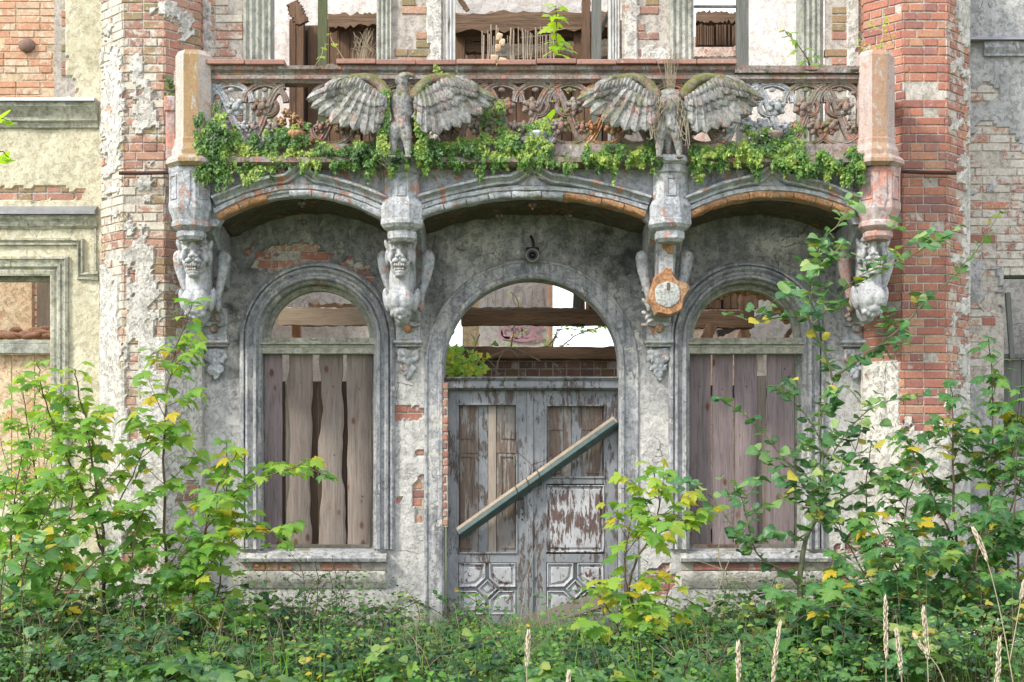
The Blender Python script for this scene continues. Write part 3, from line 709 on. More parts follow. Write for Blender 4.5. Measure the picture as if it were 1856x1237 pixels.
def wL(px, py):
    v = .1+.1*nz(px*.01, py*.01, 2, 2)
    if px < 226: v += .1
    v += .22*max(0, blobs(px, py, [(255, 140, 35, 60), (268, 190, 30, 40), (205, 170, 30, 110), (330, 40, 20, 30), (255, 370, 40, 60)], .2, .03))
    if px > 300 and py < 130: v -= .12
    return v
TL = tower(X(222, -.38), X(298, -.38), -.38, 'tower', 'left octagonal tower, patchy bricks with pale limewash and plaster', pkL, wL, None, [M['brick_old'], M['mortar'], M['plaster_wash']], 20, 1)
def pkR(px, py):
    v = blobs(px, py, [(1650, 400, 130, 380), (1650, 0, 140, 400), (1600, 430, 60, 240), (1675, 700, 44, 90), (1700, 260, 70, 300), (1640, 560, 60, 120)], .18, .04)
    if px > 1722+.0*py and v > 0: v = min(v, .32+.6*nz(px*.03, py*.02, 1, 4)-(px-1722)/60)
    if px < 1632 and py > 655: v = -1
    if py > 790: v = -1+max(0, blobs(px, py, [(1660, 850, 40, 30), (1600, 990, 18, 22), (1520, 1080, 30, 50), (1620, 1070, 60, 30), (1585, 1040, 40, 20), (1700, 930, 20, 20)], .4, .04))*1.5+(.6 if False else 0)
    if 770 < py <= 790: v = min(v, .2*nz(px*.08, py*.05, 1, 3)+.05)
    if v == -1 and py > 790: v = blobs(px, py, [(1660, 850, 40, 26), (1600, 990, 18, 22), (1520, 1080, 30, 50), (1620, 1070, 60, 30)], .4, .04)
    return v
def wR(px, py):
    v = -.1+.09*nz(px*.01, py*.01, 2, 2)
    if px > 1712: v += .18
    if 1636 < px < 1712 and py > 420: v -= .02
    if py > 600: v += .06
    return v+.14*max(0, blobs(px, py, [(1660, 400, 50, 30), (1690, 180, 20, 30), (1650, 640, 30, 30)], .3, .05))
TR = tower(X(1637, -.38), X(1717, -.38), -.38, 'tower', 'right octagonal tower of bright red brick, white below', pkR, wR, None, [M['brick_red'], M['mortar'], M['plaster_wash']], 40, -1)

# iron rods from the towers into the balcony
for p, q, lb in ((W(216, 314, -.47), W(306, 313, -.47), 'rusty iron tie rod crossing the left tower below the balcony ledge'), (W(1634, 311, -.47), W(1733, 314, -.47), 'dark iron tie rod crossing the red right tower below the balcony ledge')):
    b = MB(); b.tube([p, lerp(p, q, .5)+Vector((0, 0, -.004)), q], .017, 8); o = b.build('iron_rod', [M['iron']], None, True, origin=tuple(p)); tag(o, lb, 'rod')

# ---------------------------------------------------------------- left wing
YW = .3
def holeL(u, z): return False
lx0 = -7.5
xL1 = X(186, YW)
wz0, wz1, wx1 = Z(905, YW), Z(498, YW), X(94, YW)
def hLW(u, z):
    x = lx0+u
    if x < wx1 and x > wx1-1.1 and wz0 < z < wz1: return True
    if x < X(102, YW) and z > Z(186, YW)-.02: return True
    return False
def pkLW(px, py):
    return blobs(px, py, [(108, 110, 12, 90), (118, 160, 20, 20), (108, 20, 10, 40), (60, 352, 90, 12), (100, 1085, 60, 14), (-200, 300, 60, 50)], .25, .05)
mb = MB()
masonry(mb, (lx0, YW), (1, 0), (0, -1), xL1-lx0, -.1, 6.2, hLW, pkLW, lambda px, py: .5*max(0, blobs(px, py, [(60, 1060, 130, 80), (40, 395, 120, 12)], .3, .03)), None, .03, seed=60, und=.008)
mb.build('wall', [M['brick_old'], M['mortar'], M['plaster_cream']], VILLA, label='cream plaster wall of the left wing')
def hband(name, xa, xb, prof, mat, y=YW, n=24, jit=.004, label=None):
    mb = MB(); rs = []
    for x in np.linspace(xa, xb, n):
        j = [jit*nz(x*5, k*3.1, prof[0][1], 3) for k in range(len(prof))]
        rs.append([(x, y+p[0]+jj, p[1]+jj*.6) for p, jj in zip(prof, j)])
    mb.rings(rs); return mb.build(name, [mat], VILLA, 35, label)
a = lambda py: Z(py, YW)
hband('flashing', lx0, X(180, YW), [(.05, a(184)), (-.16, a(185)), (-.17, a(191)), (.05, a(190))], M['lead_light'], jit=.002)
hband('cornice', lx0, X(180, YW), [(.05, a(191)), (-.13, a(191)), (-.14, a(199)), (-.10, a(207)), (-.07, a(216)), (-.075, a(222)), (-.05, a(226)), (-.04, a(233)), (.0, a(236)), (.05, a(236))], M['trim_cream'], jit=.012)
hband('ledge', lx0, X(178, YW), [(.05, a(374)), (-.02, a(375)), (-.12, a(386)), (-.12, a(392)), (.05, a(393))], M['lead'], jit=.006)
hband('string_course', lx0, X(178, YW), [(.05, a(393)), (-.08, a(393)), (-.08, a(399)), (-.05, a(404)), (-.05, a(411)), (-.02, a(416)), (.05, a(417))], M['trim_cream'], jit=.014)
# hood mould with a dropped shoulder
hm = MB(); P = [(lx0, a(436), 0, 1), (X(150, YW), a(436), -.7, .7) , (X(150, YW), a(500), -.7, -.7)]
P = [(lx0, a(441), 0, 1), (X(146, YW), a(441), .7, .7), (X(146, YW), a(503), .7, .7), (X(180, YW), a(503), 0, 1)]
hm.sweep(P, [(.055, YW+.02), (.052, YW-.04), (.04, YW-.05), (.025, YW-.05), (.02, YW-.03), (.0, YW-.028), (-.012, YW-.05), (-.03, YW-.045), (-.04, YW+.02)])
hm.sweep([(X(174, YW), a(415), 1, 0), (X(174, YW), a(500), 1, 0)], [(.01, YW+.02), (.01, YW-.03), (-.01, YW-.03), (-.015, YW+.02)])
hm.build('hood_mould', [M['trim_cream']], VILLA, 35)
WLW = empty('side_window', (wx1-.55, YW, wz0), 'left wing window with a cream moulded surround, open above and boarded below', parent=VILLA)
t = MB(); P = [(wx1-1.1, wz0, -.0, 0), ]
xl, xr = wx1-1.1, wx1
P = [(xl, wz0-.1, -1, 0), (xl, wz1, -.99, .99), (xr, wz1, .99, .99), (xr, wz0-.1, 1, 0)]
t.sweep(P, [(.17, YW+.02), (.165, YW-.04), (.14, YW-.055), (.13, YW-.04), (.10, YW-.03), (.09, YW-.045), (.07, YW-.045), (.05, YW-.02), (.03, YW-.03), (.0, YW-.02), (0, YW+.3)], jit=.003)
t.build('surround', [M['trim_cream']], WLW, 35)
t = MB(); t.sweep(P, [(0, YW+.12), (-.05, YW+.12), (-.05, YW+.18), (0, YW+.18)]); t.box((xl, YW+.1, a(640)), (xr-.045, YW+.17, a(622)), bev=.006); t.box((xl, YW+.12, a(622)-.001), (xr-.045, YW+.16, a(614)), bev=.006)
t.build('frame', [M['framestone']], WLW)
t = MB()
for i in range(5): t.box((xl+.02+i*.215, YW+.19+.003*(i % 2), wz0), (xl+.228+i*.215, YW+.215, a(640)), a=random.random(), bev=.003)
t.build('pale_boarding', [M['inneryellow']], WLW)
# ---------------------------------------------------------------- right wing
rx0 = X(1742, YW); rx1 = 8.0
vx0, vz1, vz0 = X(1816, YW), Z(497, YW), Z(830, YW)
def hRW(u, z):
    x = rx0+u
    return vx0 < x < vx0+1.1 and vz0 < z < vz1
def pkRW(px, py):
    if py < 70: return -1
    v = blobs(px, py, [(1790, 285, 60, 60), (1780, 170, 26, 16), (1775, 440, 36, 34), (1800, 400, 60, 60), (1800, 620, 26, 130), (1775, 640, 20, 60), (1840, 330, 30, 60), (1780, 590, 30, 30), (1850, 440, 80, 60), (1960, 300, 90, 90)], .35, .04)
    return v
def wRW(px, py):
    v = .2
    if blobs(px, py, [(1808, 620, 24, 140), (1782, 440, 20, 26), (1820, 340, 14, 6)], .1, .05) > 0: v = -.08
    return v
mb = MB(); masonry(mb, (rx0, YW), (1, 0), (0, -1), rx1-rx0, -.1, 6.2, hRW, pkRW, None, wRW, .03, seed=80, und=.007)
mb.build('wall', [M['brick_red'], M['mortar'], M['plaster_grey']], VILLA, label='grey plaster wall of the right wing with bare brick')
hband('flashing', X(1752, YW), rx1, [(.05, a(72)), (-.1, a(73)), (-.11, a(78)), (.05, a(78))], M['lead'], jit=.002)
hband('cornice', X(1780, YW), rx1, [(.05, a(79)), (-.07, a(79)), (-.08, a(90)), (-.04, a(100)), (-.05, a(104)), (.05, a(105))], M['trim'], jit=.012)
WRW = empty('side_window', (vx0+.55, YW, vz0), 'broken right wing window with a splintered frame', parent=VILLA)
t = MB(); P = [(vx0, vz0, -1, 0), (vx0, vz1, -1, 1), (vx0+1.1, vz1, 1, 1), (vx0+1.1, vz0, 1, 0)]
t.sweep(P, [(0.01, YW+.02), (-.03, YW+.04), (-.035, YW+.1), (0, YW+.3)]); t.box((vx0+.03, YW+.1, a(648)), (vx0+1.05, YW+.18, a(640)), bev=.004)
t.build('frame', [M['darkwood']], WRW)
t = MB(); t.box((0, 0, 0), (.05, .03, .62), a=.4, bev=.006, M=Matrix.Translation((vx0+.1, YW+.07, a(650))) @ Matrix.Rotation(R(-4), 4, 'Y')); t.build('broken_stile', [M['darkwood']], WRW)
t = MB()
for i in range(5): t.box((vx0+.03+i*.21, YW+.16, vz0), (vx0+.236+i*.21, YW+.18, a(650)), a=random.random(), bev=.003)
t.build('grey_boarding', [M['darkwood']], WRW)

b = MB(); b.box((rx0+.3, 2.2, 0), (rx1, 2.35, Z(470, 2.2))); b.build('inner_wall', [M['plaster_grey']], VILLA)
# ---------------------------------------------------------------- upper storey wall with three window openings
zl, zh = 4.0, 6.2
wins = [(X(440, 0), X(708, 0)), (X(800, 0), X(1124, 0)), (X(1217, 0), X(1492, 0))]
def hUP(u, z):
    x = X(350)+u
    return z > 4.35 and any(a_-.0 < x < b_+.0 for a_, b_ in wins)
def pkUP(px, py):
    v = .35+.3*nz(px*.02, py*.03, 8, 3)
    return min(v, -blobs(px, py, [(788, 0, 14, 300), (786, 120, 12, 100), (1145, 60, 12, 200), (1545, 60, 12, 200), (372, 30, 8, 200), (1190, 100, 30, 18)], .2, .03))
def wUP(px, py): return (.12 if px < 440 else .0)+.1*max(0, blobs(px, py, [(1185, 60, 40, 60), (1190, 10, 40, 20), (400, 40, 40, 100)], .3, .05))
mb = MB(); masonry(mb, (X(350), 0), (1, 0), (0, -1), X(1585)-X(350), zl, zh, hUP, pkUP, None, wUP, .03, seed=90)
# reveals
for a_, b_ in wins:
    for x, s_ in ((a_, 1), (b_, -1)): mb.box((x-.003 if s_ > 0 else x-.05, 0.01, 4.35), (x+.05 if s_ > 0 else x+.003, .38, zh), 1)
mb.build('upper_wall', [M['brick_old'], M['mortar'], M['plaster_wash']], VILLA, label='brick piers between the upper windows')
UW = [empty('upper_window', ((a_+b_)/2, 0, 4.4), lb, parent=VILLA) for (a_, b_), lb in zip(wins, ('left upper window, empty, with a mossy green mullion', 'middle upper window, empty, with white frame posts', 'right upper window, empty, with thin glazing bars'))]
def post(win, pa, pb, y0, y1, mt, nm='jamb', rid=0):
    b = MB(); xa, xb = X(pa, y0), X(pb, y0); w_ = xb-xa; n = 6+rid
    prof = []
    for k in range(n+1):
        prof.append((xa+w_*k/n, y0+(.0 if k % 2 else .022) if rid else y0))
    poly = prof+[(xb, y1), (xa, y1)]
    b.rings([[(x, y, z) for x, y in poly] for z in (4.3, zh)]); return b.build(nm, [M[mt]], win, 30)
post(UW[0], 440, 490, -.03, .2, 'framestone', rid=3); post(UW[0], 682, 709, -.03, .2, 'framestone', rid=1)
post(UW[0], 576, 592, .05, .12, 'greenwood', 'mullion')
post(UW[1], 801, 824, .0, .2, 'framewhite', rid=1); post(UW[1], 1104, 1122, .0, .2, 'framewhite', rid=1); post(UW[1], 1073, 1090, .1, .18, 'darkwood', 'mullion')
post(UW[2], 1215, 1258, -.03, .2, 'framestone', rid=2); post(UW[2], 1452, 1491, -.03, .2, 'framestone', rid=2); post(UW[2], 1336, 1357, .06, .15, 'darkwood', 'mullion')
b = MB(); b.tube([W(1088, 60, .2), W(1112, 2, .2)], .018, 4); b.build('brace', [M['darkwood']], UW[1])
for py in (12, 106):
    b = MB(); b.box((X(1258, .1), .09, Z(py+2, .1)), (X(1338, .1), .12, Z(py-2, .1)), bev=.003); b.build('glazing_bar', [M['darkwood']], UW[2])
b = MB(); b.box((X(1352), .0, 4.3), (X(1360), .03, zh)); 

# ---------------------------------------------------------------- inside of the ruin
INT = empty('interior_ruin', (0, 3, 0), 'roofless inner walls and rotten timbers seen through the openings', 'building')
def ipart(mb, nm, mats, lb=None, smooth=False): return mb.build(nm, mats, INT, smooth, lb)
def iwall(pxa, pxb, pya, pyb, Y, mt, nm='inner_wall', lb=None, step=.06, thick=.2, ragged=0., hole=None, y1=None):
    """plastered inner wall; ragged top"""
    mb = MB(); xa, xb = X(pxa, Y), X(pxb, Y); za, zb = Z(pyb, Y), Z(pya, Y)
    n = max(2, int((xb-xa)/step)); mzn = 14
    top = [zb+ragged*1.5*nz(k*.137+pxa*.77+.3, Y, 1.3, 5) for k in range(n+1)]
    f = [[mb.vert((lerp(xa, xb, i/n), Y+.02*nz(i*.2, j*.3, Y, 3), lerp(za, top[i], j/mzn))) for j in range(mzn+1)] for i in range(n+1)]
    bk = [[mb.vert((lerp(xa, xb, i/n), Y+thick, lerp(za, top[i], j/mzn))) for j in (0, mzn)] for i in range(n+1)]
    for i in range(n):
        for j in range(mzn): mb.face((f[i][j], f[i+1][j], f[i+1][j+1], f[i][j+1]))
        mb.face((f[i][mzn], f[i+1][mzn], bk[i+1][1], bk[i][1])); mb.face((bk[i][1], bk[i+1][1], bk[i+1][0], bk[i][0]))
    for e in (0, n):
        mb.face([f[e][j] for j in range(mzn+1)]+[bk[e][1], bk[e][0]])
    return ipart(mb, nm, [M[mt]], lb)
# upper storey backdrop walls
iwall(300, 760, -420, 330, 4.6, 'innerwhite', lb='pale plastered inner wall behind the left upper window')
iwall(700, 1150, -60, 60, 6.4, 'innerwhite', lb='whitewashed far wall behind the middle upper window', ragged=.15)
iwall(1352, 1640, -420, 330, 4.2, 'innerwhite', lb='white inner wall behind the right upper window')
iwall(760, 1150, 64, 330, 2.9, 'soffit', lb='dark backing for rotten boards and painted shade behind the middle upper window', ragged=.1)  # dark colour stands for the shaded space behind this window
iwall(1180, 1345, 60, 330, 3.2, 'innerpink', lb='pale pink plaster below hanging laths', ragged=.12)
# plank partition walls, with a rotten top beam
def partition(pxa, pxb, top, bot, Y, w_=.11, mt='oldwood'):
    x = X(pxa, Y); i = 0; mb = MB(); rg = random.Random(int(pxa))
    while x < X(pxb, Y):
        ww = rg.uniform(.6, 1.2)*w_; h = Z(top, Y)+rg.uniform(-.05, .03)
        b = MB(); mb.box((x, Y+rg.uniform(0, .012), Z(bot, Y)), (x+ww-.006, Y+.03, h), a=rg.random(), bev=.004); x += ww+(.02 if rg.random() < .2 else 0)
    mb.box((X(pxa, Y), Y+.05, Z(bot, Y)), (x-.02, Y+.07, Z(top+4, Y)), 1)  # added dark sheet so the slits between planks look shaded
    ipart(mb, 'plank_partition', [M[mt], M['gap_shade']])
partition(524, 712, 40, 330, 1.6); partition(1105, 1130, 30, 330, 1.7)
partition(824, 846, 34, 330, 1.6); partition(846, 1110, 96, 330, 1.9, .16, 'oldwood'); partition(1040, 1075, 42, 330, 1.5, .14)
partition(1262, 1334, 34, 82, 1.9, .025, 'oldwood'); partition(524, 545, 28, 330, 1.5, .1)
def beam(p, q, hw, hd, nm='timber_beam', mt='oldwood_x', lb=None, seed=1, n=26, rough=.02, par=None):
    mb = MB(); rs = []; p = Vector(p); q = Vector(q)
    for k in range(n+1):
        c = lerp(p, q, k/n); t = (q-p).normalized(); up = Vector((0, 0, 1)) if abs(t.z) < .7 else Vector((1, 0, 0)); s_ = t.cross(up).normalized(); u = s_.cross(t)
        j = [rough*.75*nz(k*.613+seed*.37+.13, m_*2.71+.3, seed*.7, 5) for m_ in range(6)]
        rs.append([c+u*(hw+j[0])+s_*hd, c+u*(hw*1.05+j[1]), c+u*(hw+j[2])-s_*hd, c-u*(hw+j[3])-s_*hd, c-u*(hw*.95+j[4]), c-u*(hw+j[5])+s_*hd])
    mb.rings(rs, a=random.random()); return ipart(mb, nm, [M[mt]], lb, 35)
beam(W(596, 42, 1.5), W(712, 36, 1.5), .06, .06, seed=3, rough=.05); beam(W(822, 44, 1.5), W(1120, 42, 1.5), .09, .08, seed=5, rough=.07)
beam(W(844, 66, 1.7), W(950, 66, 1.7), .07, .05, seed=7, rough=.03); beam(W(844, 88, 1.7), W(890, 88, 1.7), .05, .05, seed=8); beam(W(950, 70, 1.7), W(1110, 60, 1.7), .05, .05, seed=9, rough=.05)
beam(W(1262, 33, 1.7), W(1336, 35, 1.7), .05, .05, seed=13, rough=.05); beam(W(1258, 108, 1.2), W(1340, 108, 1.2), .02, .03, seed=14)
beam(W(530, 6, 1.2), W(548, 44, 1.2), .06, .03, seed=15, mt='oldwood', rough=.05); beam(W(830, -6, .9), W(848, 20, .9), .02, .02, seed=16)
beam(W(1062, -20, 1.4), W(1062, 130, 1.4), .04, .05, seed=17, mt='oldwood')
# reed laths hanging in the middle upper window
b = MB(); rg = random.Random(3)
for k in range(34):
    px = 875+k*3.9+rg.uniform(-2, 2); 
    if 905 < px < 918: continue
    b.tube([W(px, 48+rg.uniform(-4, 20), 1.35), W(px+rg.uniform(-1, 1), 90, 1.36), W(px+rg.uniform(-3, 3), 122, 1.35)], rg.uniform(.004, .009), 5, a=rg.random())
for k in range(6): b.tube([W(rg.uniform(930, 990), 60+k*9, 1.4), W(rg.uniform(960, 1030), 52+k*10, 1.42)], .006, 5)
ipart(b, 'reed_laths', [M['batten']])
b = MB()
for px, py, r_ in ((906, 68, .035), (911, 78, .035), (904, 88, .035), (897, 108, .04), (912, 114, .045), (888, 116, .03), (903, 119, .04)): b.box((X(px, 1.33)-r_, 1.3, Z(py, 1.33)-r_*1.3), (X(px, 1.33)+r_*.7, 1.32, Z(py, 1.33)+r_), bev=.008, M=Matrix.Translation((X(px, 1.33), 0, Z(py, 1.33))) @ Matrix.Rotation(R(px*7 % 50-25), 4, 'Y') @ Matrix.Translation((-X(px, 1.33), 0, -Z(py, 1.33))))
ipart(b, 'plaster_scraps', [M['inneryellow']], smooth='all')
# ground floor interior
iwall(868, 1002, 420, 640, 6.0, 'innerwhite', lb='white inner wall with pink and grey spray writing', ragged=.1)
iwall(838, 868, 500, 640, 6.4, 'inneryellow', ragged=.05)
b = MB(); b.box((X(994, 5.8), 5.8, Z(640, 5.8)), (X(1000, 5.8), 5.95, Z(430, 5.8)), bev=.01); ipart(b, 'door_post', [M['brick_warm']])
beam(W(836, 576, 1.1), W(1108, 576, 1.1), .075, .08, lb='thick brown beam crossing the open fanlight', seed=21, rough=.012)
beam(W(840, 560, 1.1), W(1050, 561, 1.1), .012, .04, seed=22, mt='darkwood')
beam(W(1046, 500, 1.15), W(1046, 592, 1.15), .04, .04, seed=23, mt='darkwood', n=8); beam(W(1056, 500, 1.12), W(1056, 592, 1.12), .022, .03, seed=24, mt='oldwood', n=8)
partition(1062, 1124, 470, 562, 2.0, .06); beam(W(800, 641, 1.6), W(1130, 641, 1.6), .06, .1, seed=25, lb='mossy timber on the low brick wall')
mb = MB(); masonry(mb, (X(798, 1.7), 1.7), (1, 0), (0, -1), X(1135, 1.7)-X(798, 1.7), 1.6, Z(648, 1.7), None, lambda px, py: 1, None, lambda px, py: .02, .2, seed=33, blen=.14); ipart(mb, 'low_brick_wall', [M['brick_dark'], M['mortar'], M['plaster']], 'low brown brick wall behind the door')
# spray writing, thin strokes on the white wall
def stroke(pts, r_, mt, Y=5.97):
    b = MB(); P = [W(px, py, Y) for px, py in pts]
    up = []; dn = []
    for i, p in enumerate(P):
        d = (P[min(i+1, len(P)-1)]-P[max(0, i-1)]).normalized(); n_ = Vector((-d.z, 0, d.x))*r_
        up.append(b.vert(p+n_)); dn.append(b.vert(p-n_))
    for i in range(len(P)-1): b.face((up[i], up[i+1], dn[i+1], dn[i]))
    return b
def loop(cx, cy, rx, ry, a0=0, a1=360, n=18): return [(cx+rx*math.cos(R(t)), cy-ry*math.sin(R(t))) for t in np.linspace(a0, a1, n)]
gb = MB()
def addmb(dst, src):
    o = len(dst.v); dst.v += src.v; dst.a += src.a; dst.b += src.b; dst.f += [tuple(i+o for i in f) for f in src.f]; dst.m += src.m
for pts in (loop(920, 603, 9, 9, 20, 330), loop(937, 602, 8, 10), [(948, 592), (948, 606), (954, 612), (962, 608), (964, 592)], loop(978, 602, 9, 10, 45, 315), [(926, 614), (945, 617), (968, 614), (972, 612)], [(907, 596), (910, 612), (926, 614)]):
    addmb(gb, stroke(pts, .022, 'graffiti'))
ipart(gb, 'pink_writing', [M['graffiti']])
gb = MB()
for pts in ([(884, 556), (884, 522), (898, 556), (898, 520)], [(912, 524), (912, 556)], loop(940, 538, 10, 17), [(962, 556), (966, 524), (976, 548), (984, 524), (988, 556)]):
    addmb(gb, stroke(pts, .012, 'graffiti_grey'))
ipart(gb, 'grey_writing', [M['graffiti_grey']])
# behind the side arches
iwall(440, 700, 470, 1100, 3.6, 'innerwhite', lb='pale broken plaster wall behind the left arched window')
beam(W(505, 575, 2.0), W(680, 575, 2.0), .09, .06, seed=31, mt='batten', lb='pale beam behind the left arched window'); beam(W(560, 556, 2.2), W(700, 560, 2.2), .03, .05, seed=32, rough=.05)
b = MB(); b.box((X(528, 2.1), 2.1, Z(640, 2.1)), (X(545, 2.1), 2.2, Z(585, 2.1)), bev=.01); ipart(b, 'brick_stump', [M['brick_warm']])
iwall(1225, 1345, 440, 1100, 4.0, 'innerpink', lb='dark pink wall behind the right arched window'); iwall(1345, 1500, 440, 1100, 3.4, 'innerwhite')
beam(W(1225, 580, 1.4), W(1365, 580, 1.4), .085, .07, seed=41, mt='oldwood_x'); beam(W(1262, 655, 1.3), W(1290, 590, 1.3), .05, .05, seed=42, mt='oldwood'); partition(1255, 1372, 500, 560, 2.2, .1)
beam(W(1352, 500, 1.8), W(1348, 640, 1.8), .05, .04, seed=43, mt='oldwood', rough=.04); beam(W(1300, 606, 1.6), W(1420, 560, 1.6), .03, .04, seed=44, mt='darkwood'); beam(W(1405, 640, 1.5), W(1440, 590, 1.5), .02, .03, seed=45, mt='oldwood')
b = MB(); rg = random.Random(8)   # broken brick edge of the right arch's inner ring
for k in range(30):
    t_ = R(25+k*3.6); r_ = RW['h']+rg.uniform(-.05, -.01); c = Vector((RW['xc']+r_*math.cos(t_), .3+rg.uniform(-.03, .03), RW['zs']+r_*math.sin(t_)))
    b.ell(c, (rg.uniform(.03, .05), .05, rg.uniform(.02, .035)), (0, -math.degrees(t_), 0))
b.build('broken_brick_edge', [M['stone_orange']], RWIN)
# left wing interior
mb = MB(); masonry(mb, (-7.6, 2.4), (1, 0), (0, -1), 4.2, 1.2, 7.2, None, lambda px, py: (.4+.3*nz(px*.03, py*.03, 1, 3)-(1.2 if 500 < py and px < 60 else 0))-max(0, blobs(px, py, [(48, 82, 14, 12)], .1))*0, None, lambda px, py: .1+.08*nz(px*.02, py*.04, 4, 3), .05, seed=70, thick=.02); ipart(mb, 'inner_wall', [M['brick_warm'], M['mortar_warm'], M['inneryellow']], 'warm orange brick wall inside the left wing')  # sunlit brightness put into the peach tone of these bricks
b = MB(); b.ell(W(48, 82, 2.38), (.09, .05, .08)); ipart(b, 'wall_hole', [M['brick_dark']], None, 'all')
b = MB(); b.box((X(66, 1.4), 1.4, Z(620, 1.4)), (X(86, 1.4), 1.5, Z(500, 1.4)), bev=.006); ipart(b, 'old_door_frame', [M['board_pale']])
b = MB(); rg = random.Random(4)
for k in range(46): b.ell(W(rg.uniform(-60, 92), 612-abs(rg.gauss(0, 7)), rg.uniform(.75, 1.3)), (rg.uniform(.05, .11), .06, rg.uniform(.02, .045)), (0, rg.uniform(-20, 20), rg.uniform(0, 90)))
ipart(b, 'rubble', [M['brick_warm']], 'warm rubble lying on the sill behind the left wing window')
# thick brick returns so the openings read as a deep wall, and low dark rooms behind the boards
b = MB()
for (xa, xb) in ((X(450), X(466)), (X(684), X(794)), (X(1134), X(1240)), (X(1468), X(1500))):
    b.box((xa, .19, -.1), (xb, .4, 3.9))
b.build('inner_pier', [M['brick_old']], VILLA)

# ---------------------------------------------------------------- ground
gm = MB(); n = 60
xs = [-400, -60, -20]+list(np.linspace(-9, 9, 50))+[20, 60, 400]; ys = [-60, -20]+list(np.linspace(-12.5, .5, 40))+[8, 30, 400]
gid = [[gm.vert((x, y, (.05*nz(x*.7, y*.7, 0, 4)-.02 if abs(x) < 10 and -13 < y < 1 else -.02)+.0)) for y in ys] for x in xs]
for i in range(len(xs)-1):
    for j in range(len(ys)-1): gm.face((gid[i][j], gid[i+1][j], gid[i+1][j+1], gid[i][j+1]))
o = gm.build('ground', [M['soil']], None, True); tag(o, kind='structure')
# stone step by the left wing
b = MB(); b.box((X(60, -.6), -.75, .0), (X(160, -.6), -.1, .11), bev=.02); o = b.build('stone_step', [M['plaster_grey']], None, origin=(X(110, -.6), -.4, 0)); tag(o, 'low grey stone slab in the weeds below the left wing window', 'step')
# ---------------------------------------------------------------- balcony
YF = -.93
BAL = empty('balcony', (0.2, YF, Z(300, YF)), 'carved terracotta balcony on ogee arches and beast-headed corbels, limewash peeling', parent=VILLA)
def fx(px): return X(px, YF)
def fz(py): return Z(py, YF)
CXS = [fx(346), fx(729), fx(1214), fx(1592)]
rg = random.Random(12)
# coping tiles
for xa_, xb_ in ((376, 528), (612, 1338)):
    b = MB(); x = fx(xa_)
    while x < fx(xb_)-.05:
        j = rg.uniform(-.005, .005)
        b.box((x, YF-.10+rg.uniform(-.006, .006), fz(122)+j), (min(x+.335, fx(xb_)+.02)-.007, YF+.17, fz(113)+j), a=rg.random(), b=rg.uniform(-.1, .02), bev=.005)
        x += .335
    b.build('coping', [M['tile']], BAL)
b = MB(); rs = []
for x in np.linspace(fx(1330), fx(1553), 50):
    h = fz(126)+.035*nz(x*5, 2, 1, 4)+.012*nz(x*30, 1, 1, 2)
    rs.append([(x, YF-.07, fz(136)), (x, YF-.075+.02*nz(x*9, 3, 0), h-.02), (x, YF, h+.01), (x, YF+.13, h), (x, YF+.15, fz(136))])
b.rings(rs); b.build('broken_coping', [M['stone_red']], BAL, 40); b = MB()
rs = []
for x in np.linspace(fx(505), fx(620), 30):
    h = fz(120)+.03*nz(x*7, 2, 1, 4)
    rs.append([(x, YF-.07, fz(130)), (x, YF-.075, h-.02), (x, YF, h), (x, YF+.13, h), (x, YF+.15, fz(130))])
b.rings(rs); b.build('broken_coping', [M['stone_red']], BAL, 40)
# moulded top rail
def bar(xa, xb, prof, n=60, jit=.004):
    b = MB(); b.rings([[(x, YF+p[0]+jit*nz(x*4, i, 0, 3), p[1]+jit*.7*nz(x*4, i, 5, 3)) for i, p in enumerate(prof)] for x in np.linspace(xa, xb, n)]); return b
b = bar(fx(378), fx(1556), [(.14, fz(123)), (-.065, fz(123)), (-.06, fz(130)), (-.03, fz(134)), (-.03, fz(137)), (-.045, fz(139)), (-.05, fz(146)), (-.02, fz(150)), (-.015, fz(152)), (.12, fz(152))])
b.build('top_rail', [M['stone_red']], BAL, 35)
b = bar(fx(378), fx(1556), [(.15, fz(262)), (-.02, fz(262)), (-.035, fz(270)), (-.035, fz(282)), (-.07, fz(286)), (-.13, fz(291)), (-.13, fz(300)), (-.06, fz(306)), (.15, fz(306))])
b.build('base_ledge', [M['stone_red']], BAL, 35)
# end posts
def oct_post(cx, name, lb, mt):
    b = MB(); r = .16; rg = random.Random(int(cx*10))
    prof = [(r*.86, fz(98)), (r, fz(107)), (r, fz(255)), (r*1.05, fz(258)), (r*1.05, fz(266)), (r*1.2, fz(278)), (r*1.2, fz(287)), (r*1.38, fz(291)), (r*1.5, fz(296)), (r*1.5, fz(302)), (r*1.25, fz(308))]
    for k in range(8):
        a0, a1 = math.pi/8+k*math.pi/4, math.pi/8+(k+1)*math.pi/4; am = (a0+a1)/2; v = 1. if abs(am-1.5*math.pi) < .3 else (.0 if abs(am-1.25*math.pi) < .3 else .35)  # front face ochre, sunward face paler: facet shading put into the colour
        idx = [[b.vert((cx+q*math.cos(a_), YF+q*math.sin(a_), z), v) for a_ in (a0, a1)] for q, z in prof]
        for i in range(len(prof)-1): b.face((idx[i][0], idx[i][1], idx[i+1][1], idx[i+1][0]))
    c = b.vert((cx, YF, fz(96))); top = [b.vert((cx+r*.86*math.cos(math.pi/8+k*math.pi/4), YF+r*.86*math.sin(math.pi/8+k*math.pi/4), fz(98))) for k in range(8)]
    for k in range(8): b.face((top[k], top[(k+1) % 8], c))
    bm_o = b.build(name, [M[mt]], BAL, False, lb); return bm_o
oct_post(fx(353), 'end_post', 'left end post, pale and ochre terracotta', 'post_l'); oct_post(fx(1586), 'end_post', 'right end post, pinkish terracotta', 'post_r')
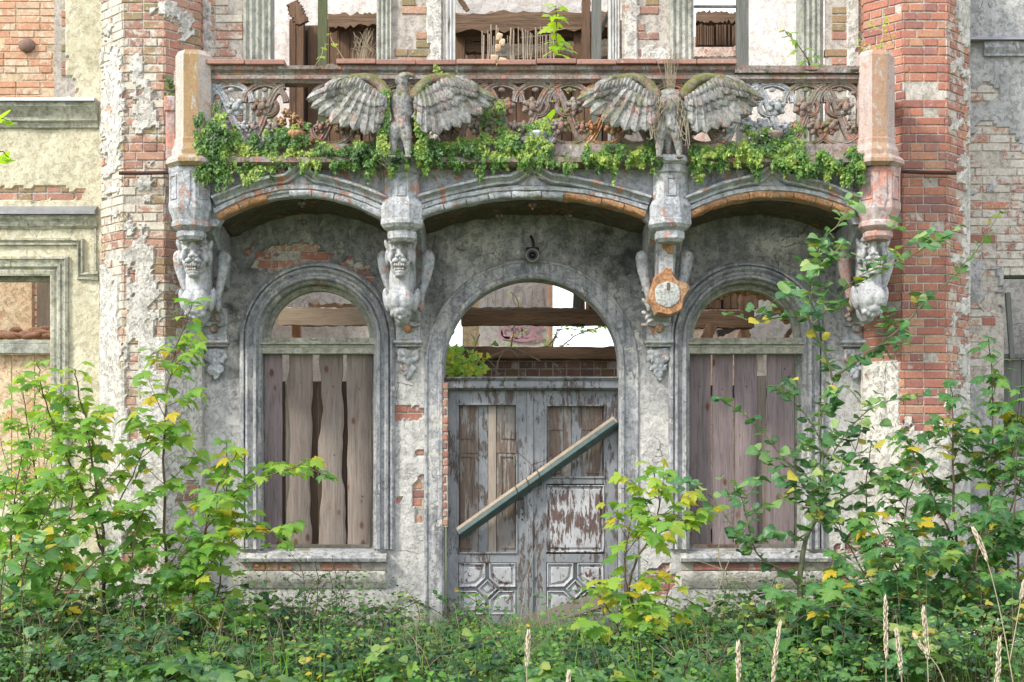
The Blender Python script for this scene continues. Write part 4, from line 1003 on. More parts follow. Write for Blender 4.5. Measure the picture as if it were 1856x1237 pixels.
# side returns of the balcony
for sx, xx in ((-1, fx(346)-.12), (1, fx(1592)+.12)):
    b = MB(); b.box((xx-.06, YF+.1, fz(292)), (xx+.06, .0, fz(270)), bev=.01); b.box((xx-.05, YF+.1, fz(150)), (xx+.05, .0, fz(122)), bev=.01); b.box((xx-.08, YF+.05, fz(304)), (xx+.08, .02, fz(290)), bev=.012)
    for k in range(3): b.box((xx-.04, YF+.3+k*.22, fz(271)), (xx+.04, YF+.4+k*.22, fz(149)), bev=.012)
    b.build('side_parapet', [M['stone_pink']], BAL)
b = MB(); b.box((X(303, -.6), -.66, Z(292, -.6)), (X(321, -.6), -.56, Z(180, -.6)), bev=.008); b.box((X(301, -.6), -.68, Z(205, -.6)), (X(322, -.6), -.55, Z(178, -.6)), bev=.008)
b.box((X(309, -.6), -.685, Z(198, -.6)), (X(313, -.6), -.67, Z(186, -.6))); b.build('small_post', [M['stone_pink']], BAL, label='thin pink side pier')
b = MB()   # floor slab
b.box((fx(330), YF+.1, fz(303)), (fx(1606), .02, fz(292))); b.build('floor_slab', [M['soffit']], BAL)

# pierced tracery of the balustrade
def arc_sweep(mb, pts, w_=.02, d=.035, y=YF-.0, a=.5):
    """moulded flat ribbon following (x,z) points"""
    P = []
    for i, (x, z) in enumerate(pts):
        dx = pts[min(i+1, len(pts)-1)][0]-pts[max(0, i-1)][0]; dz = pts[min(i+1, len(pts)-1)][1]-pts[max(0, i-1)][1]; l = math.hypot(dx, dz) or 1
        P.append((x, z, -dz/l, dx/l))
    mb.sweep(P, [(-w_, y+d), (-w_, y-.002), (-w_*.75, y-.014), (-w_*.35, y-.010), (0, y-.02), (w_*.35, y-.010), (w_*.75, y-.014), (w_, y-.002), (w_, y+d)], a=a, closed=True)
zt_, zb_ = fz(153), fz(262); H = zt_-zb_; per = .29
bays = []
xs_ = fx(388); i = 0
def leafblob(mb, cx, cz, r, sd, y=YF):
    rg = random.Random(sd)
    mb.ell((cx, y+.012, cz), (r*.86, .03, r*.86))
    a0 = rg.uniform(0, 1)
    for k in range(6):
        t_ = a0+k*1.047; mb.ell((cx+r*.66*math.cos(t_), y-.004, cz+r*.66*math.sin(t_)), (r*.36, .028, r*.27), (0, -math.degrees(t_), 0))
    mb.ell((cx+r*.1, y-.03, cz), (r*.34, .02, r*.5), (0, rg.uniform(-40, 40), 0)); mb.ell((cx-r*.3, y-.024, cz+r*.2), (r*.3, .02, r*.22))
    for k in range(3):
        t_ = rg.uniform(0, 6.28); mb.ell((cx+r*.5*math.cos(t_), y-.025, cz+r*.5*math.sin(t_)), (.012, .012, .012))
def bal_unit(x0, mat, i, mir):
    """S scroll with leaf rosettes and a cusped arch on top"""
    mb = MB(); s_ = -1 if mir else 1
    def T(u, v): return (x0+per/2+s_*(u-.5)*per, zb_+v*H)
    top = [T(.5+.62*math.cos(t), .70+.30*math.sin(t)) for t in np.linspace(math.pi, 0, 20)]; arc_sweep(mb, top, .026)
    low = [T(.5+.62*math.cos(t), .27+.27*math.sin(t)) for t in np.linspace(-math.pi, 0, 20)]; arc_sweep(mb, low, .024)
    S = [T(-.10+1.2*v, .98-.98*v+.13*math.sin(v*2*math.pi)) for v in np.linspace(0, 1, 24)]; arc_sweep(mb, S, .032, a=.6)
    S = [T(.42+.30*math.cos(t)*(1-.02*t), .62+.155*math.sin(t)*(1-.02*t)) for t in np.linspace(2.4, 6.9, 18)]; arc_sweep(mb, S, .02)
    for k in range(3):   # cusps
        a_ = T(.5+.42*(k-1), .86+.05*(1-abs(k-1))); mb.ell((a_[0], YF+.005, a_[1]), (.03, .02, .022))
    leafblob(mb, *T(.62, .62), .086, i); leafblob(mb, *T(.22, .30), .08, i+50); leafblob(mb, *T(.86, .28), .06, i+90)
    o = mb.build('tracery', [M[mat]], BAL, 45, None)
    return o
n_u = int((fx(1553)-xs_)/per)+1; per = (fx(1553)-xs_)/n_u
for i in range(n_u):
    px = PX(xs_+(i+.5)*per, YF)
    if 520 < px < 565 or 575 < px < 600: 
        continue
    mt = 'stone_orange' if (480 < px < 600 or 1050 < px < 1120) else ('stone' if 1330 < px < 1400 or px < 430 else 'stone_red')
    bal_unit(xs_+i*per, mt, i, i % 2 == 1)
b = MB()  # broken stump of tracery
for px, py, r_ in ((600, 222, .035), (590, 208, .03), (612, 232, .035)): leafblob(b, fx(px), fz(py), r_, px)
b.build('broken_tracery', [M['stone_orange']], BAL, 45, 'small orange stump of the balustrade tracery'); b = MB()
for px, py, r_ in ((533, 215, .05), (520, 205, .045), (545, 225, .04), (510, 222, .05)): leafblob(b, fx(px), fz(py), r_, px)
b.build('broken_tracery', [M['stone_orange']], BAL, 45, 'broken orange stump of the balustrade tracery')
# small vase pedestals in front of the tracery
for px, mt in ((540, 'stone_orange'), (975, 'stone'), (1400, 'stone_red')):
    b = MB(); c = (fx(px), YF-.07, 0)
    b.lathe(c, [(.075, fz(243)), (.085, fz(247)), (.08, fz(251)), (.055, fz(257)), (.04, fz(268)), (.03, fz(282)), (.045, fz(290)), (.05, fz(294))], 12, 0)
    for sx in (-1, 1): b.ell((c[0]+sx*.1, c[1]+.02, fz(257)), (.05, .035, .035)); b.tube([(c[0]+sx*.05, c[1], fz(256)), (c[0]+sx*.11, c[1]-.01, fz(262)), (c[0]+sx*.13, c[1], fz(254))], .016, 6)
    b.build('vase_bracket', [M[mt]], BAL, 40)

# ---- fascia with ogee arches and vaults
ARCH = [(395, 397, 545, 354, 694, 399), (765, 392, 965, 356, 1170, 392), (1250, 393, 1400, 357, 1546, 393)]
def intr(A, px):
    xa, ya, xm, ym, xb, yb = A
    u = (px-xm)/((xb-xa)/2); u = max(-1, min(1, u)); return lerp(ya, ym, (1-abs(u)**2.0))
fas = MB(); vt = MB()
for A in ARCH:
    xa, xb = A[0], A[4]; n = 40
    pa, pb = xa-30, xb+30
    pts = [pa+(pb-pa)*k/n for k in range(n+1)]
    f = []; 
    for px in pts:
        yb = intr(A, px) if xa < px < xb else A[1]+12
        f.append((fx(px), fz(yb), fz(303)))
    for k in range(n):
        (x1, b1, t1), (x2, b2, t2) = f[k], f[k+1]
        q = [fas.vert((x1, YF+.04, b1)), fas.vert((x2, YF+.04, b2)), fas.vert((x2, YF+.04, t2)), fas.vert((x1, YF+.04, t1))]; fas.face(q)
        r_ = [fas.vert((x1, YF+.16, b1)), fas.vert((x2, YF+.16, b2)), fas.vert((x2, YF+.16, t2)), fas.vert((x1, YF+.16, t1))]; fas.face(r_); fas.face((q[0], q[1], r_[1], r_[0]))
    # vault: from the front arch back to the wall, with shallow ribs
    m_ = 10; rows = []
    for k in range(n+1):
        px = xa-14+(xb-xa+28)*k/n; z = fz(intr(A, px)); row = []
        for j in range(m_+1):
            y = lerp(YF+.15, .03, j/m_); zz = z-.0+.035*math.sin(math.pi*j/m_)-.02*nz(px*.03, y*4, 2, 3)
            row.append(vt.vert((fx(px), y, zz)))
        rows.append(row)
    for k in range(n):
        for j in range(m_): vt.face((rows[k][j], rows[k+1][j], rows[k+1][j+1], rows[k][j+1]))
    # ogee hood moulding
    def gy(px):
        d_ = abs(px-A[2])/((xb-xa)/2)
        if d_ < .2: return lerp(303, 324, sstep(0, .2, d_)*.5+.5*(d_/.2))
        return 324+37*((d_-.2)/.82)**1.45
    M2 = MB(); P = []
    L_ = [xa-8+(xb-xa+16)*k/60 for k in range(61)]
    for px in L_: P.append((fx(px), fz(gy(px))))
    pp = []
    for i, (x, z) in enumerate(P):
        dx = P[min(i+1, 60)][0]-P[max(0, i-1)][0]; dz = P[min(i+1, 60)][1]-P[max(0, i-1)][1]; l = math.hypot(dx, dz); pp.append((x, z, -dz/l, dx/l))
    M2.sweep(pp, [(.035, YF+.05), (.035, YF-.045), (.022, YF-.075), (.004, YF-.075), (-.006, YF-.045), (-.022, YF-.02), (-.03, YF-.03), (-.045, YF-.025), (-.055, YF+.01), (-.06, YF+.05)], jit=.006)
    M2.build('ogee_moulding', [M['stone']], BAL, 40)
    # lower archivolt: grey rim, then broken terracotta voussoirs
    M2 = MB(); pp = []
    P = [(fx(px), fz(intr(A, px))) for px in [xa+(xb-xa)*k/60 for k in range(61)]]
    for i, (x, z) in enumerate(P):
        dx = P[min(i+1, 60)][0]-P[max(0, i-1)][0]; dz = P[min(i+1, 60)][1]-P[max(0, i-1)][1]; l = math.hypot(dx, dz); pp.append((x, z, -dz/l, dx/l))
    M2.sweep(pp, [(.10, YF+.05), (.095, YF+.0), (.085, YF-.015), (.055, YF-.015), (.045, YF+.01), (.03, YF+.01), (.03, YF+.1)], jit=.006)
    M2.build('archivolt', [M['stone']], BAL, 40)
    k = 0; rgv = random.Random(int(A[0]))
    while k < 60:
        l = rgv.choice([6, 8, 10]); e = min(60, k+l); seg = pp[k:e+1]; k = e
        if len(seg) < 3: break
        pxm = PX(seg[len(seg)//2][0], YF)
        mt = 'stone_orange' if (A[0] > 1200 or pxm > 1030 and A[0] > 700 or pxm < 470) else 'stone'
        if A[0] < 400 and pxm > 480: mt = 'stone'
        if rgv.random() < .15 and mt == 'stone': continue
        v_ = MB(); dd = rgv.uniform(-.012, .006)
        sg = list(seg); sg[0] = tuple(lerp(sg[0][q], sg[1][q], .12) for q in range(4)); sg[-1] = tuple(lerp(sg[-1][q], sg[-2][q], .12) for q in range(4))
        v_.sweep(sg, [(.045, YF+.1), (.045, YF+dd), (.03, YF-.012+dd), (.008, YF-.01+dd), (-.004, YF+.0+dd), (-.01, YF+.02), (-.006, YF+.12)], jit=.014, closed=True)
        v_.build('voussoir', [M[mt]], BAL, 40)
    # raised panel in the middle under the ogee
    M2 = MB(); c = A[2]; M2.extrude([(fx(c-26), fz(337)), (fx(c+26), fz(337)), (fx(c+18), fz(330)), (fx(c+6), fz(318)), (fx(c-6), fz(318)), (fx(c-18), fz(330))], YF+.022, YF+.05); M2.build('fascia_panel', [M['stone']], BAL)
fas.build('fascia', [M['stone']], BAL)
vt.build('vaulted_soffit', [M['soffit']], BAL, True, 'dark brown vaulted soffit')  # vault surface coloured dark brown throughout
# pendants under the vaults
for px, py, y in ((548, 372, -.75), (548, 405, -.45), (905, 395, -.6), (1030, 395, -.6), (965, 375, -.75)):
    b = MB(); c = W(px, py, y)
    for k in range(4): b.ell(c+Vector((.025*math.cos(k*1.57+.78), .025*math.sin(k*1.57+.78), .01)), (.022, .022, .018))
    b.ell(c, (.015, .015, .03)); b.tube([c, c+Vector((0, 0, .09))], .008, 5); b.build('boss', [M['soffit']], BAL, 'all')

# ---------------------------------------------------------------- corbels (drum, console, beast)
def beast_head(mb, c, t=1., yaw=0., snarl=1., wide=1.):
    """c: centre of the head. built from overlapping lobes and remeshed"""
    Rm = Matrix.Rotation(R(yaw), 4, 'Z')
    def e(x, y, z, rx, ry, rz, rot=(0, 0, 0)):
        v = Rm @ Vector((x*t*wide, y*t, z*t)); mb.ell(c+v, (rx*t*wide, ry*t, rz*t), (rot[0], rot[1], rot[2]+yaw))
    e(0, .03, .07, .105, .10, .125); e(0, .03, -.06, .085, .085, .11)
    for s_ in (-1, 1):
        e(s_*.055, -.05, .112, .05, .042, .026, (10, s_*20, 0))     # brow ridge
        e(s_*.052, -.048, .068, .021, .02, .017)                    # eyeball
        e(s_*.055, -.05, .047, .032, .022, .010, (0, s_*12, 0))    # lower lid
        e(s_*.078, -.03, .0, .030, .04, .055, (0, s_*-14, 0))       # cheek bone
        e(s_*.034, -.112, -.048, .034, .036, .022, (0, s_*16, 0))     # upper lip pads
        e(s_*.022, -.132, -.016, .019, .022, .016)                   # nostril wings
        e(s_*.066, -.07, -.075, .013, .035, .04, (0, s_*25, 0))     # lip corners
        e(s_*.115, .02, .085, .022, .035, .05, (0, s_*20, 0)); e(s_*.108, .04, -.0, .028, .04, .07)    # ears / ruff
        e(s_*.045, -.01, .165, .05, .055, .03)
    e(0, -.07, .06, .028, .06, .06, (-25, 0, 0)); e(0, -.105, .018, .024, .04, .04, (-20, 0, 0)); e(0, -.14, -.008, .02, .018, .016)
    e(0, -.085, -.132, .05, .05, .017); e(0, -.09, -.15, .038, .04, .022); e(0, -.05, -.15, .05, .06, .028)
def corbel(i, cx, lb, mt_d, mt_b, dx=0., headless=False, corner=False):
    K = empty('corbel', (cx, 0, Z(700)), lb, parent=VILLA)
    g = .19 if corner else .17
    b = MB()
    if corner:
        prof = [(.19, fz(306)), (.19, fz(316)), (.185, fz(318)), (.185, fz(368)), (.19, fz(372)), (.19, fz(382)), (.16, fz(398)), (.155, fz(402)), (.165, fz(405)), (.165, fz(412)), (.14, fz(417)), (.115, fz(420)), (.125, fz(423)), (.125, fz(430)), (.10, fz(436))]
    else:
        prof = [(.175, fz(300)), (.175, fz(316)), (.155, fz(319)), (.155, fz(362)), (.185, fz(376)), (.185, fz(400)), (.19, fz(402)), (.19, fz(409)), (.165, fz(415)), (.12, fz(420)), (.13, fz(423)), (.13, fz(434)), (.10, fz(440))]
    b.lathe((cx, YF+.02, 0), prof, 8); 
    if not corner: b.lathe((cx, YF+.0, 0), [(.19, fz(288)), (.2, fz(292)), (.2, fz(299)), (.17, fz(303))], 8)
    b.build('drum', [M[mt_d]], K, 20)
    # raised frames on the drum faces
    b = MB(); r_ = (.185 if corner else .155)*math.cos(math.pi/8)
    for a_ in ((-45, 0, 45) if corner else (0,)):
        Mx = Matrix.Translation((cx, YF+.02, 0)) @ Matrix.Rotation(R(a_), 4, 'Z') @ Matrix.Translation((0, -r_, 0))
        hw = .05 if corner else .04; zt, zb = (fz(322), fz(366)) if corner else (fz(326), fz(360))
        if corner and a_ == 0:
            b.extrude if False else None
            P = [(-.026, zt+.03), (.026, zt+.03), (.028, zb-.0), (0, zb-.09), (-.028, zb)]
            f = [b.vert(Mx @ Vector((x, -.012, z))) for x, z in P]; k = [b.vert(Mx @ Vector((x, .02, z))) for x, z in P]; b.face(f)
            for j in range(5): b.face((f[(j+1) % 5], f[j], k[j], k[(j+1) % 5]))
            continue
        for lo, hi in (((-hw, -.008, zb), (-hw+.012, .01, zt)), ((hw-.012, -.008, zb), (hw, .01, zt)), ((-hw, -.0085, zb), (hw, .01, zb+.012)), ((-hw, -.0085, zt-.012), (hw, .01, zt))):
            b.box(lo, hi, bev=.002, M=Mx)
    b.build('panel_frame', [M[mt_d]], K)
    # console running back to the wall
    hw = .13
    def cons(poly, hw, nm):
        b = MB(); n = len(poly); f = [b.vert((cx-hw, y, z)) for y, z in poly]; k = [b.vert((cx+hw, y, z)) for y, z in poly]
        b.face(f); b.face(k[::-1])
        for j in range(n): b.face((f[(j+1) % n], f[j], k[j], k[(j+1) % n]))
        o = b.build(nm, [M['stone' if nm == 'console' else 'trim']], K, 30)
        bv = o.modifiers.new('b', 'BEVEL'); bv.width = .012; bv.segments = 2; return o
    z0_ = fz(405)
    cons([(.02, z0_+.28), (YF+.05, z0_+.28), (YF+.05, z0_+.03), (-.74, z0_-.03), (-.6, z0_-.1), (-.4, z0_-.17), (-.25, z0_-.3), (-.2, z0_-.42), (.02, z0_-.46)], .15, 'console')
    cons([(.02, z0_-.3), (-.2, z0_-.3), (-.62, z0_-.02), (-.64, z0_-.2), (-.5, z0_-.5), (-.3, z0_-.66), (-.06, z0_-.76), (.02, z0_-.78)], .085, 'console')
    # wall strip with shelf and carved ornament
    b = MB(); zs = Z(618)
    b.box((cx*.0+XW[i]-.11, -.07, zs), (XW[i]+.11, .02, Z(560)), bev=.006); b.box((XW[i]-.13, -.12, zs-.035), (XW[i]+.13, .02, zs), bev=.01); b.box((XW[i]-.115, -.09, zs-.06), (XW[i]+.115, .02, zs-.036), bev=.006)
    b.build('bracket_shelf', [M['stone']], K)
    b = MB(); rg = random.Random(i+3); X0 = XW[i]
    for (x, z, rx, rz) in ((0, -.12, .06, .05), (-.07, -.11, .035, .04), (.07, -.11, .035, .04), (0, -.2, .05, .05), (-.05, -.18, .03, .03), (.05, -.18, .03, .03), (-.085, -.16, .02, .03), (.085, -.16, .02, .03),
                           (0, -.27, .045, .04), (-.055, -.25, .022, .03), (.055, -.25, .022, .03), (0, -.33, .028, .035), (-.03, -.3, .02, .02), (.03, -.3, .02, .02), (0, -.09, .1, .02)):
        b.ell((X0+x, -.03, zs-.0+z), (rx, .035, rz), (0, rg.uniform(-20, 20), 0)); 
        for q in range(2): b.ell((X0+x+rg.uniform(-rx, rx)*.8, -.055, zs+z+rg.uniform(-rz, rz)*.8), (.012, .012, .02), (0, rg.uniform(-60, 60), 0))
    o = b.build('leaf_ornament', [M['stone']], K); sculpt(o, .007, 2)
    # rosette
    b = MB(); zr = Z(598)
    for a_ in range(7):
        t_ = math.pi*(.08+a_*.14); b.ell((X0+.075*math.cos(t_), -.085, zr+.02+.06*math.sin(t_)), (.05, .02, .016), (0, -math.degrees(t_), 0))
    o = b.build('shell_leaf', [M['stone']], K); sculpt(o, .007, 1)
    b = MB(); b.ell((X0, -.1, zr), (.042, .03, .042)); b.build('rosette', [M['stone_orange' if i in (1, 2) else 'stone_red']], K, 'all')
    # wings
    for s_ in (-1, 1):
        b = MB(); y_ = -.5
        for q in range(9):
            t_ = q/8; rx = lerp(.062, .034, sstep(0, .8, t_))
            b.ell((cx+s_*lerp(.195, .125, sstep(0, 1, t_)), y_+.05*t_, Z(468, -.5)-t_*.40), (rx, .05, .075))
        o = b.build('folded_wing', [M['stone_pink' if i == 3 and s_ < 0 else 'stone']], K); sculpt(o, .014, 4)
    hy = -.72; hx = cx+dx
    if headless:
        b = MB(); b.lathe((hx, -.6, 0), [(.11, Z(432, hy)), (.12, Z(440, hy)), (.08, Z(452, hy)), (.085, Z(460, hy)), (.085, Z(500, hy))], 4, math.pi/4, sy=.8)
        b.build('broken_neck', [M['stone']], K, 25)
        b = MB(); c = Vector((hx, -.7, Z(532, hy)))
        rgv = random.Random(4); P = []
        for k in range(26):
            t_ = 2*math.pi*k/26; r1 = .17*(1+.3*nz(math.cos(t_)*1.6, math.sin(t_)*1.6, 2, 3)); P.append((c.x+.012+r1*.95*math.cos(t_), c.z-.012+r1*1.02*math.sin(t_)+(.035 if abs(t_-1.57) < .2 else 0)))
        rs = [[(x, -.5, z) for x, z in P], [(x, -.72, z) for x, z in P], [(c.x+(x-c.x)*.93, -.735, c.z+(z-c.z)*.93) for x, z in P]]
        b.rings(rs); o = b.build('broken_rim', [M['stone_orange']], K, 40)
        b = MB(); P = []
        for k in range(40):
            t_ = 2*math.pi*k/40; r1 = .108*(1+.09*nz(math.cos(t_)*1.8, math.sin(t_)*1.8, 7, 3)); P.append((c.x+r1*math.cos(t_), c.z-.01+r1*1.02*math.sin(t_)))
        b.rings([[(x, -.7, z) for x, z in P], [(x, -.742, z) for x, z in P], [(c.x+(x-c.x)*.9, -.748, c.z+(z-c.z)*.9) for x, z in P]]); b.build('cement_core', [M['core']], K, 30, 'pale round cement core where the beast broke off')
        b = MB(); b.box((c.x-.002, -.755, c.z+.025), (c.x+.018, -.74, c.z+.085)); b.box((c.x+.003, -.758, c.z+.03), (c.x+.012, -.754, c.z+.078), 1); b.build('iron_slot', [M['iron'], M['brick_dark']], K)
        b = MB(); 
        for q in range(5): b.ell((hx+rgv.uniform(-.03, .03), -.8+q*.0, Z(441, hy)-.02*q), (.04, .03, .03), (0, rgv.uniform(0, 90), 0))
        o = b.build('orange_scar', [M['stone_orange']], K); sculpt(o, .01, 1)
        b = MB()
        for q in range(12): b.ell((cx-.14+.03*math.sin(q*2.1), -.45, Z(510, -.45)-.035*q), (.035, .03, .02), (0, rgv.uniform(-50, 50), 0))
        o = b.build('side_foliage', [M['stone']], K); sculpt(o, .009, 1)
        return K
    yaw = {0: 8, 1: 2, 3: -12}[i]
    b = MB(); c = Vector((hx, hy-.03, Z(466 if i < 3 else 462, hy)))
    beast_head(b, c, 1.12, yaw, wide={0: 1.0, 1: .88, 3: .92}[i])
    o = b.build('beast_head', [M['stone_beast']], K); sculpt(o, .0065, 2)
    b = MB(); b.ell(c+Vector((.0, -.1, -.105)), (.05, .045, .026)); b.build('mouth_shade', [M['brick_dark']], K, 'all')  # dark lump painting the shade inside the open jaws
    b = MB()
    for s_ in (-1, 1): b.ell(c+Vector((s_*.063+math.sin(R(yaw))*.06, -.062, .076)), (.012, .012, .009))
    b.build('eye_socket_shade', [M['brick_dark']], K, 'all')  # dark dots painting the shadow in the eye hollows
    b = MB()   # teeth
    for q in range(5): b.ell(c+Vector(((q-2)*.019, -.142, -.092)), (.009, .008, .013)); b.ell(c+Vector(((q-2)*.017, -.135, -.125)), (.008, .008, .011))
    b.build('teeth', [M['core']], K, 'all')
    b = MB(); zc = c.z
    b.ell((hx, hy+.05, zc-.17), (.082, .085, .14)); b.ell((hx, hy+.07, zc-.27), (.1, .1, .1)); b.ell((hx, hy+.1, zc-.05), (.1, .08, .2))
    for s_ in (-1, 1):
        b.ell((hx+s_*.036, hy-.0, zc-.37), (.085, .1, .115), (0, s_*-8, 0)); b.ell((hx+s_*.125, hy+.09, zc-.36), (.035, .06, .11), (0, s_*10, 0))
        b.ell((hx+s_*.08, hy+.12, zc-.2), (.03, .06, .14))
    b.ell((hx, hy+.02, zc-.46), (.095, .1, .06)); 
    for q in range(5): b.ell((hx+(q-2)*.035, hy+.0, zc-.49-.015*(2-abs(q-2))), (.022, .05, .03))
    b.ell((hx, hy+.04, zc-.52), (.02, .03, .03)); b.ell((hx, hy+.2, zc-.4), (.09, .2, .18))
    o = b.build('beast_chest', [M['stone_beast']], K); sculpt(o, .009, 4)
    if i in (0, 3):
        b = MB()
        for q in range(10): b.ell((cx+(.12 if i == 0 else -.12)+.02*math.sin(q*2.1), -.42, Z(505, -.45)-.04*q), (.03, .04, .022), (0, 40*math.sin(q*3.), 0))
        o = b.build('side_foliage', [M['stone_red']], K); sculpt(o, .009, 1)
    return K
XW = [X(392), X(741), X(1193), X(1547)]
corbel(0, CXS[0], 'left corner corbel, grinning long-nosed beast, pale with red patches', 'stone', 'stone_beast', -.01, corner=True)
corbel(1, CXS[1], 'corbel left of the door, pale beast head with green moss on its brow', 'stone', 'stone_beast', -.03)
corbel(2, CXS[2], 'corbel right of the door, its beast broken off to a round cement core', 'stone', 'stone', 0, headless=True)
corbel(3, CXS[3], 'right corner corbel, snub-nosed pale beast under a pink drum', 'stone_pink', 'stone_beast', 0, corner=True)
# wall pilasters between the arches
for pa, pb in ((701, 783), (1163, 1231)):
    b = MB(); za = -.1; b.rings([[(X(pa), .01, z), (X(pa), -.028+.003*nz(z*3, pa, 0), z), (X(pa)+.006, -.034, z), (X(pb)-.006, -.034+.003*nz(z*3, pb, 0), z), (X(pb), -.028, z), (X(pb), .01, z)] for z in np.linspace(-.1, 3.7, 60)])
    #b.build('pilaster', [M['plaster']], VILLA)

# ---------------------------------------------------------------- eagles
YE = -1.12; SE = (D+YE)/FOC
def eagle(pxc, lb, headless):
    o3 = (X(pxc, YE), YE, Z(286, YE)); E = empty('eagle_sculpture', o3, lb, 'sculpture')
    def L(dx, dz, y=0.): return Vector((o3[0]+dx*SE, o3[1]+y, o3[2]+dz*SE))
    b = MB()
    def e(dx, dz, rx, rz, ry=None, y=0., rot=0): b.ell(L(dx, dz, y), (rx*SE, (ry or rx)*SE, rz*SE), (0, rot, 0))
    e(0, 88, 20, 34, 20, .0); e(0, 66, 17, 30, 18, .0); e(-3, 104, 21, 18, 19, .02); e(7, 100, 14, 18, 17, .0); e(-8, 96, 13, 22, 16, -.01)
    if headless: e(0, 118, 15, 8, 14, .02); e(2, 104, 20, 14)
    else: e(1, 122, 12, 16, 12, .01); e(2, 136, 11, 11, 11, 0.)
    for s_ in (-1, 1):
        sp = 17 if headless else 13
        e(s_*(sp-2)-3, 46, 12, 26, 13, -.02, s_*-4); e(s_*sp-2, 24, 8, 20, 9, -.02, s_*-3); e(s_*(sp+1)-2, 8, 6, 14, 7, -.03)
        for q in (-1, 0, 1): b.ell(L(s_*(sp+1)-2+q*4.5, -2, -.07), (.011, .035, .014), (0, 0, q*14))
    e(-2, 36, 9, 34, 10, .04)
    rgv = random.Random(pxc)
    for k in range(70):   # breast feathers
        a_ = rgv.uniform(-1, 1); dz = rgv.uniform(46, 114); w_ = 19 if dz > 70 else 14
        e(a_*w_, dz, 3.2, 5, 3, -.078*math.cos(a_*1.2)+.0, rgv.uniform(-15, 15))
    o = b.build('body', [M['stone_moss']], E); sculpt(o, .0085, 1)
    if not headless:
        b = MB()
        e(4, 146, 11, 8.5, 10, -.01); e(2, 138, 10, 10, 10, 0); e(-3, 140, 9, 12, 9, .0); e(11, 149, 8, 5, 7, -.02, 0); e(18, 148, 7, 3.6, 5, -.02, 10); e(23, 145, 3.5, 3.4, 3.4, -.02, 50); e(24, 142, 2, 3, 2, -.02); e(8, 151, 9, 2.4, 8, -.02); e(9, 146.5, 2.6, 2.6, 2.6, -.055)
        o = b.build('head', [M['stone_moss']], E); sculpt(o, .006, 1)
    # wings
    for s_ in (-1, 1):
        def Wp(dx, dz, y): return L(s_*dx, dz, y)
        b = MB()
        arm = [(26, 118), (36, 134), (52, 146), (68, 149), (88, 147), (108, 140), (130, 130), (150, 120), (165, 108)]
        for k in range(40):
            t_ = k/39*(len(arm)-1); i_ = min(int(t_), len(arm)-2); f_ = t_-i_; x = lerp(arm[i_][0], arm[i_+1][0], f_); z = lerp(arm[i_][1], arm[i_+1][1], f_)
            rr_ = lerp(11, 4.5, k/39); b.ell(Wp(x, z-rr_*.55, -.02), (rr_*SE*1.1, rr_*SE*.9, rr_*SE))
        o = b.build('wing_arm', [M['stone_olive']], E); sculpt(o, .011, 2)
        fm = MB()
        def feather(x0, z0, x1, z1, wd, y0, y1, n=10, a=.5):
            d_ = Vector((x1-x0, 0, z1-z0)); l = d_.length; d_.normalize(); n_ = Vector((-d_.z, 0, d_.x)); rs = []
            for k in range(n+1):
                t_ = k/n; ww = wd*(.62+.38*math.sin(min(1, t_*1.3)*math.pi*.5))*(math.sqrt(max(0, 1-((t_-.72)/.28)**2)) if t_ > .72 else 1)+.3
                c = Vector((x0, 0, z0))+d_*l*t_; bow = .01*math.sin(t_*math.pi); y = lerp(y0, y1, t_)-bow
                rs.append([Wp(c.x+n_.x*ww*q, c.z+n_.z*ww*q, y-hh) for q, hh in ((-1, -.012), (-.95, .006), (-.5, .018), (-.12, .02), (0, .027), (.12, .02), (.5, .018), (.95, .006), (1, -.012))]+[Wp(c.x, c.z, y+.02)])
            fm.rings(rs, a=a)
        tips = [(172, 101), (164, 88), (149, 74), (127, 58), (107, 50), (86, 44), (66, 37), (48, 40), (38, 52)]
        roots = [(84, 138), (80, 132), (76, 126), (71, 121), (65, 117), (58, 113), (51, 108), (44, 104), (38, 100)]
        if headless: tips = [(x*.98, z+2) for x, z in tips]
        for k in range(9):
            x1, z1 = tips[k]; x0, z0 = roots[k]; feather(x0, z0, x1+rgv.uniform(-2, 2), z1+rgv.uniform(-2, 2), 12.5 if 1 < k < 8 else 9, -.03-.004*k, -.03-.008*k, a=rgv.random())
        for row, (f0, f1, wd, n_) in enumerate(((.0, .56, 9.5, 9), (.0, .36, 8, 9))):
            for k in range(n_):
                t_ = k/(n_-1)*8; i_ = min(int(t_), 7); f_ = t_-i_
                x1, z1 = lerp(tips[i_][0], tips[i_+1][0], f_), lerp(tips[i_][1], tips[i_+1][1], f_); x0, z0 = lerp(roots[i_][0], roots[i_+1][0], f_), lerp(roots[i_][1], roots[i_+1][1], f_)
                if k < 4: x0 += 14-k*3.5
                feather(x0, z0+4, lerp(x0, x1, f1), lerp(z0+4, z1, f1), wd, -.05-.012*row-.003*k, -.055-.018*row-.005*k, 7, a=rgv.random())
        for k in range(16):   # small scallops under the arm
            t_ = k/15; x = lerp(30, 128, t_); z = (lerp(100, 134, min(1, t_*2)) if t_ < .5 else lerp(134, 122, t_*2-1))
            for q in range(2): feather(x-2, z+6-q*9, x+lerp(0, 10, t_)+rgv.uniform(-2, 2), z-10-q*9, 5.5, -.085+.01*q, -.085+.01*q, 6, a=rgv.random())
        o = fm.build('wing_feathers', [M['stone_moss']], E, 50)
    return E
eagle(728, 'left stone eagle with spread wings, head turned right, wrapped in ivy', False)
EH = eagle(1214, 'right stone eagle with spread wings, headless, dry roots hanging over its breast', True)
b = MB(); rg = random.Random(9)
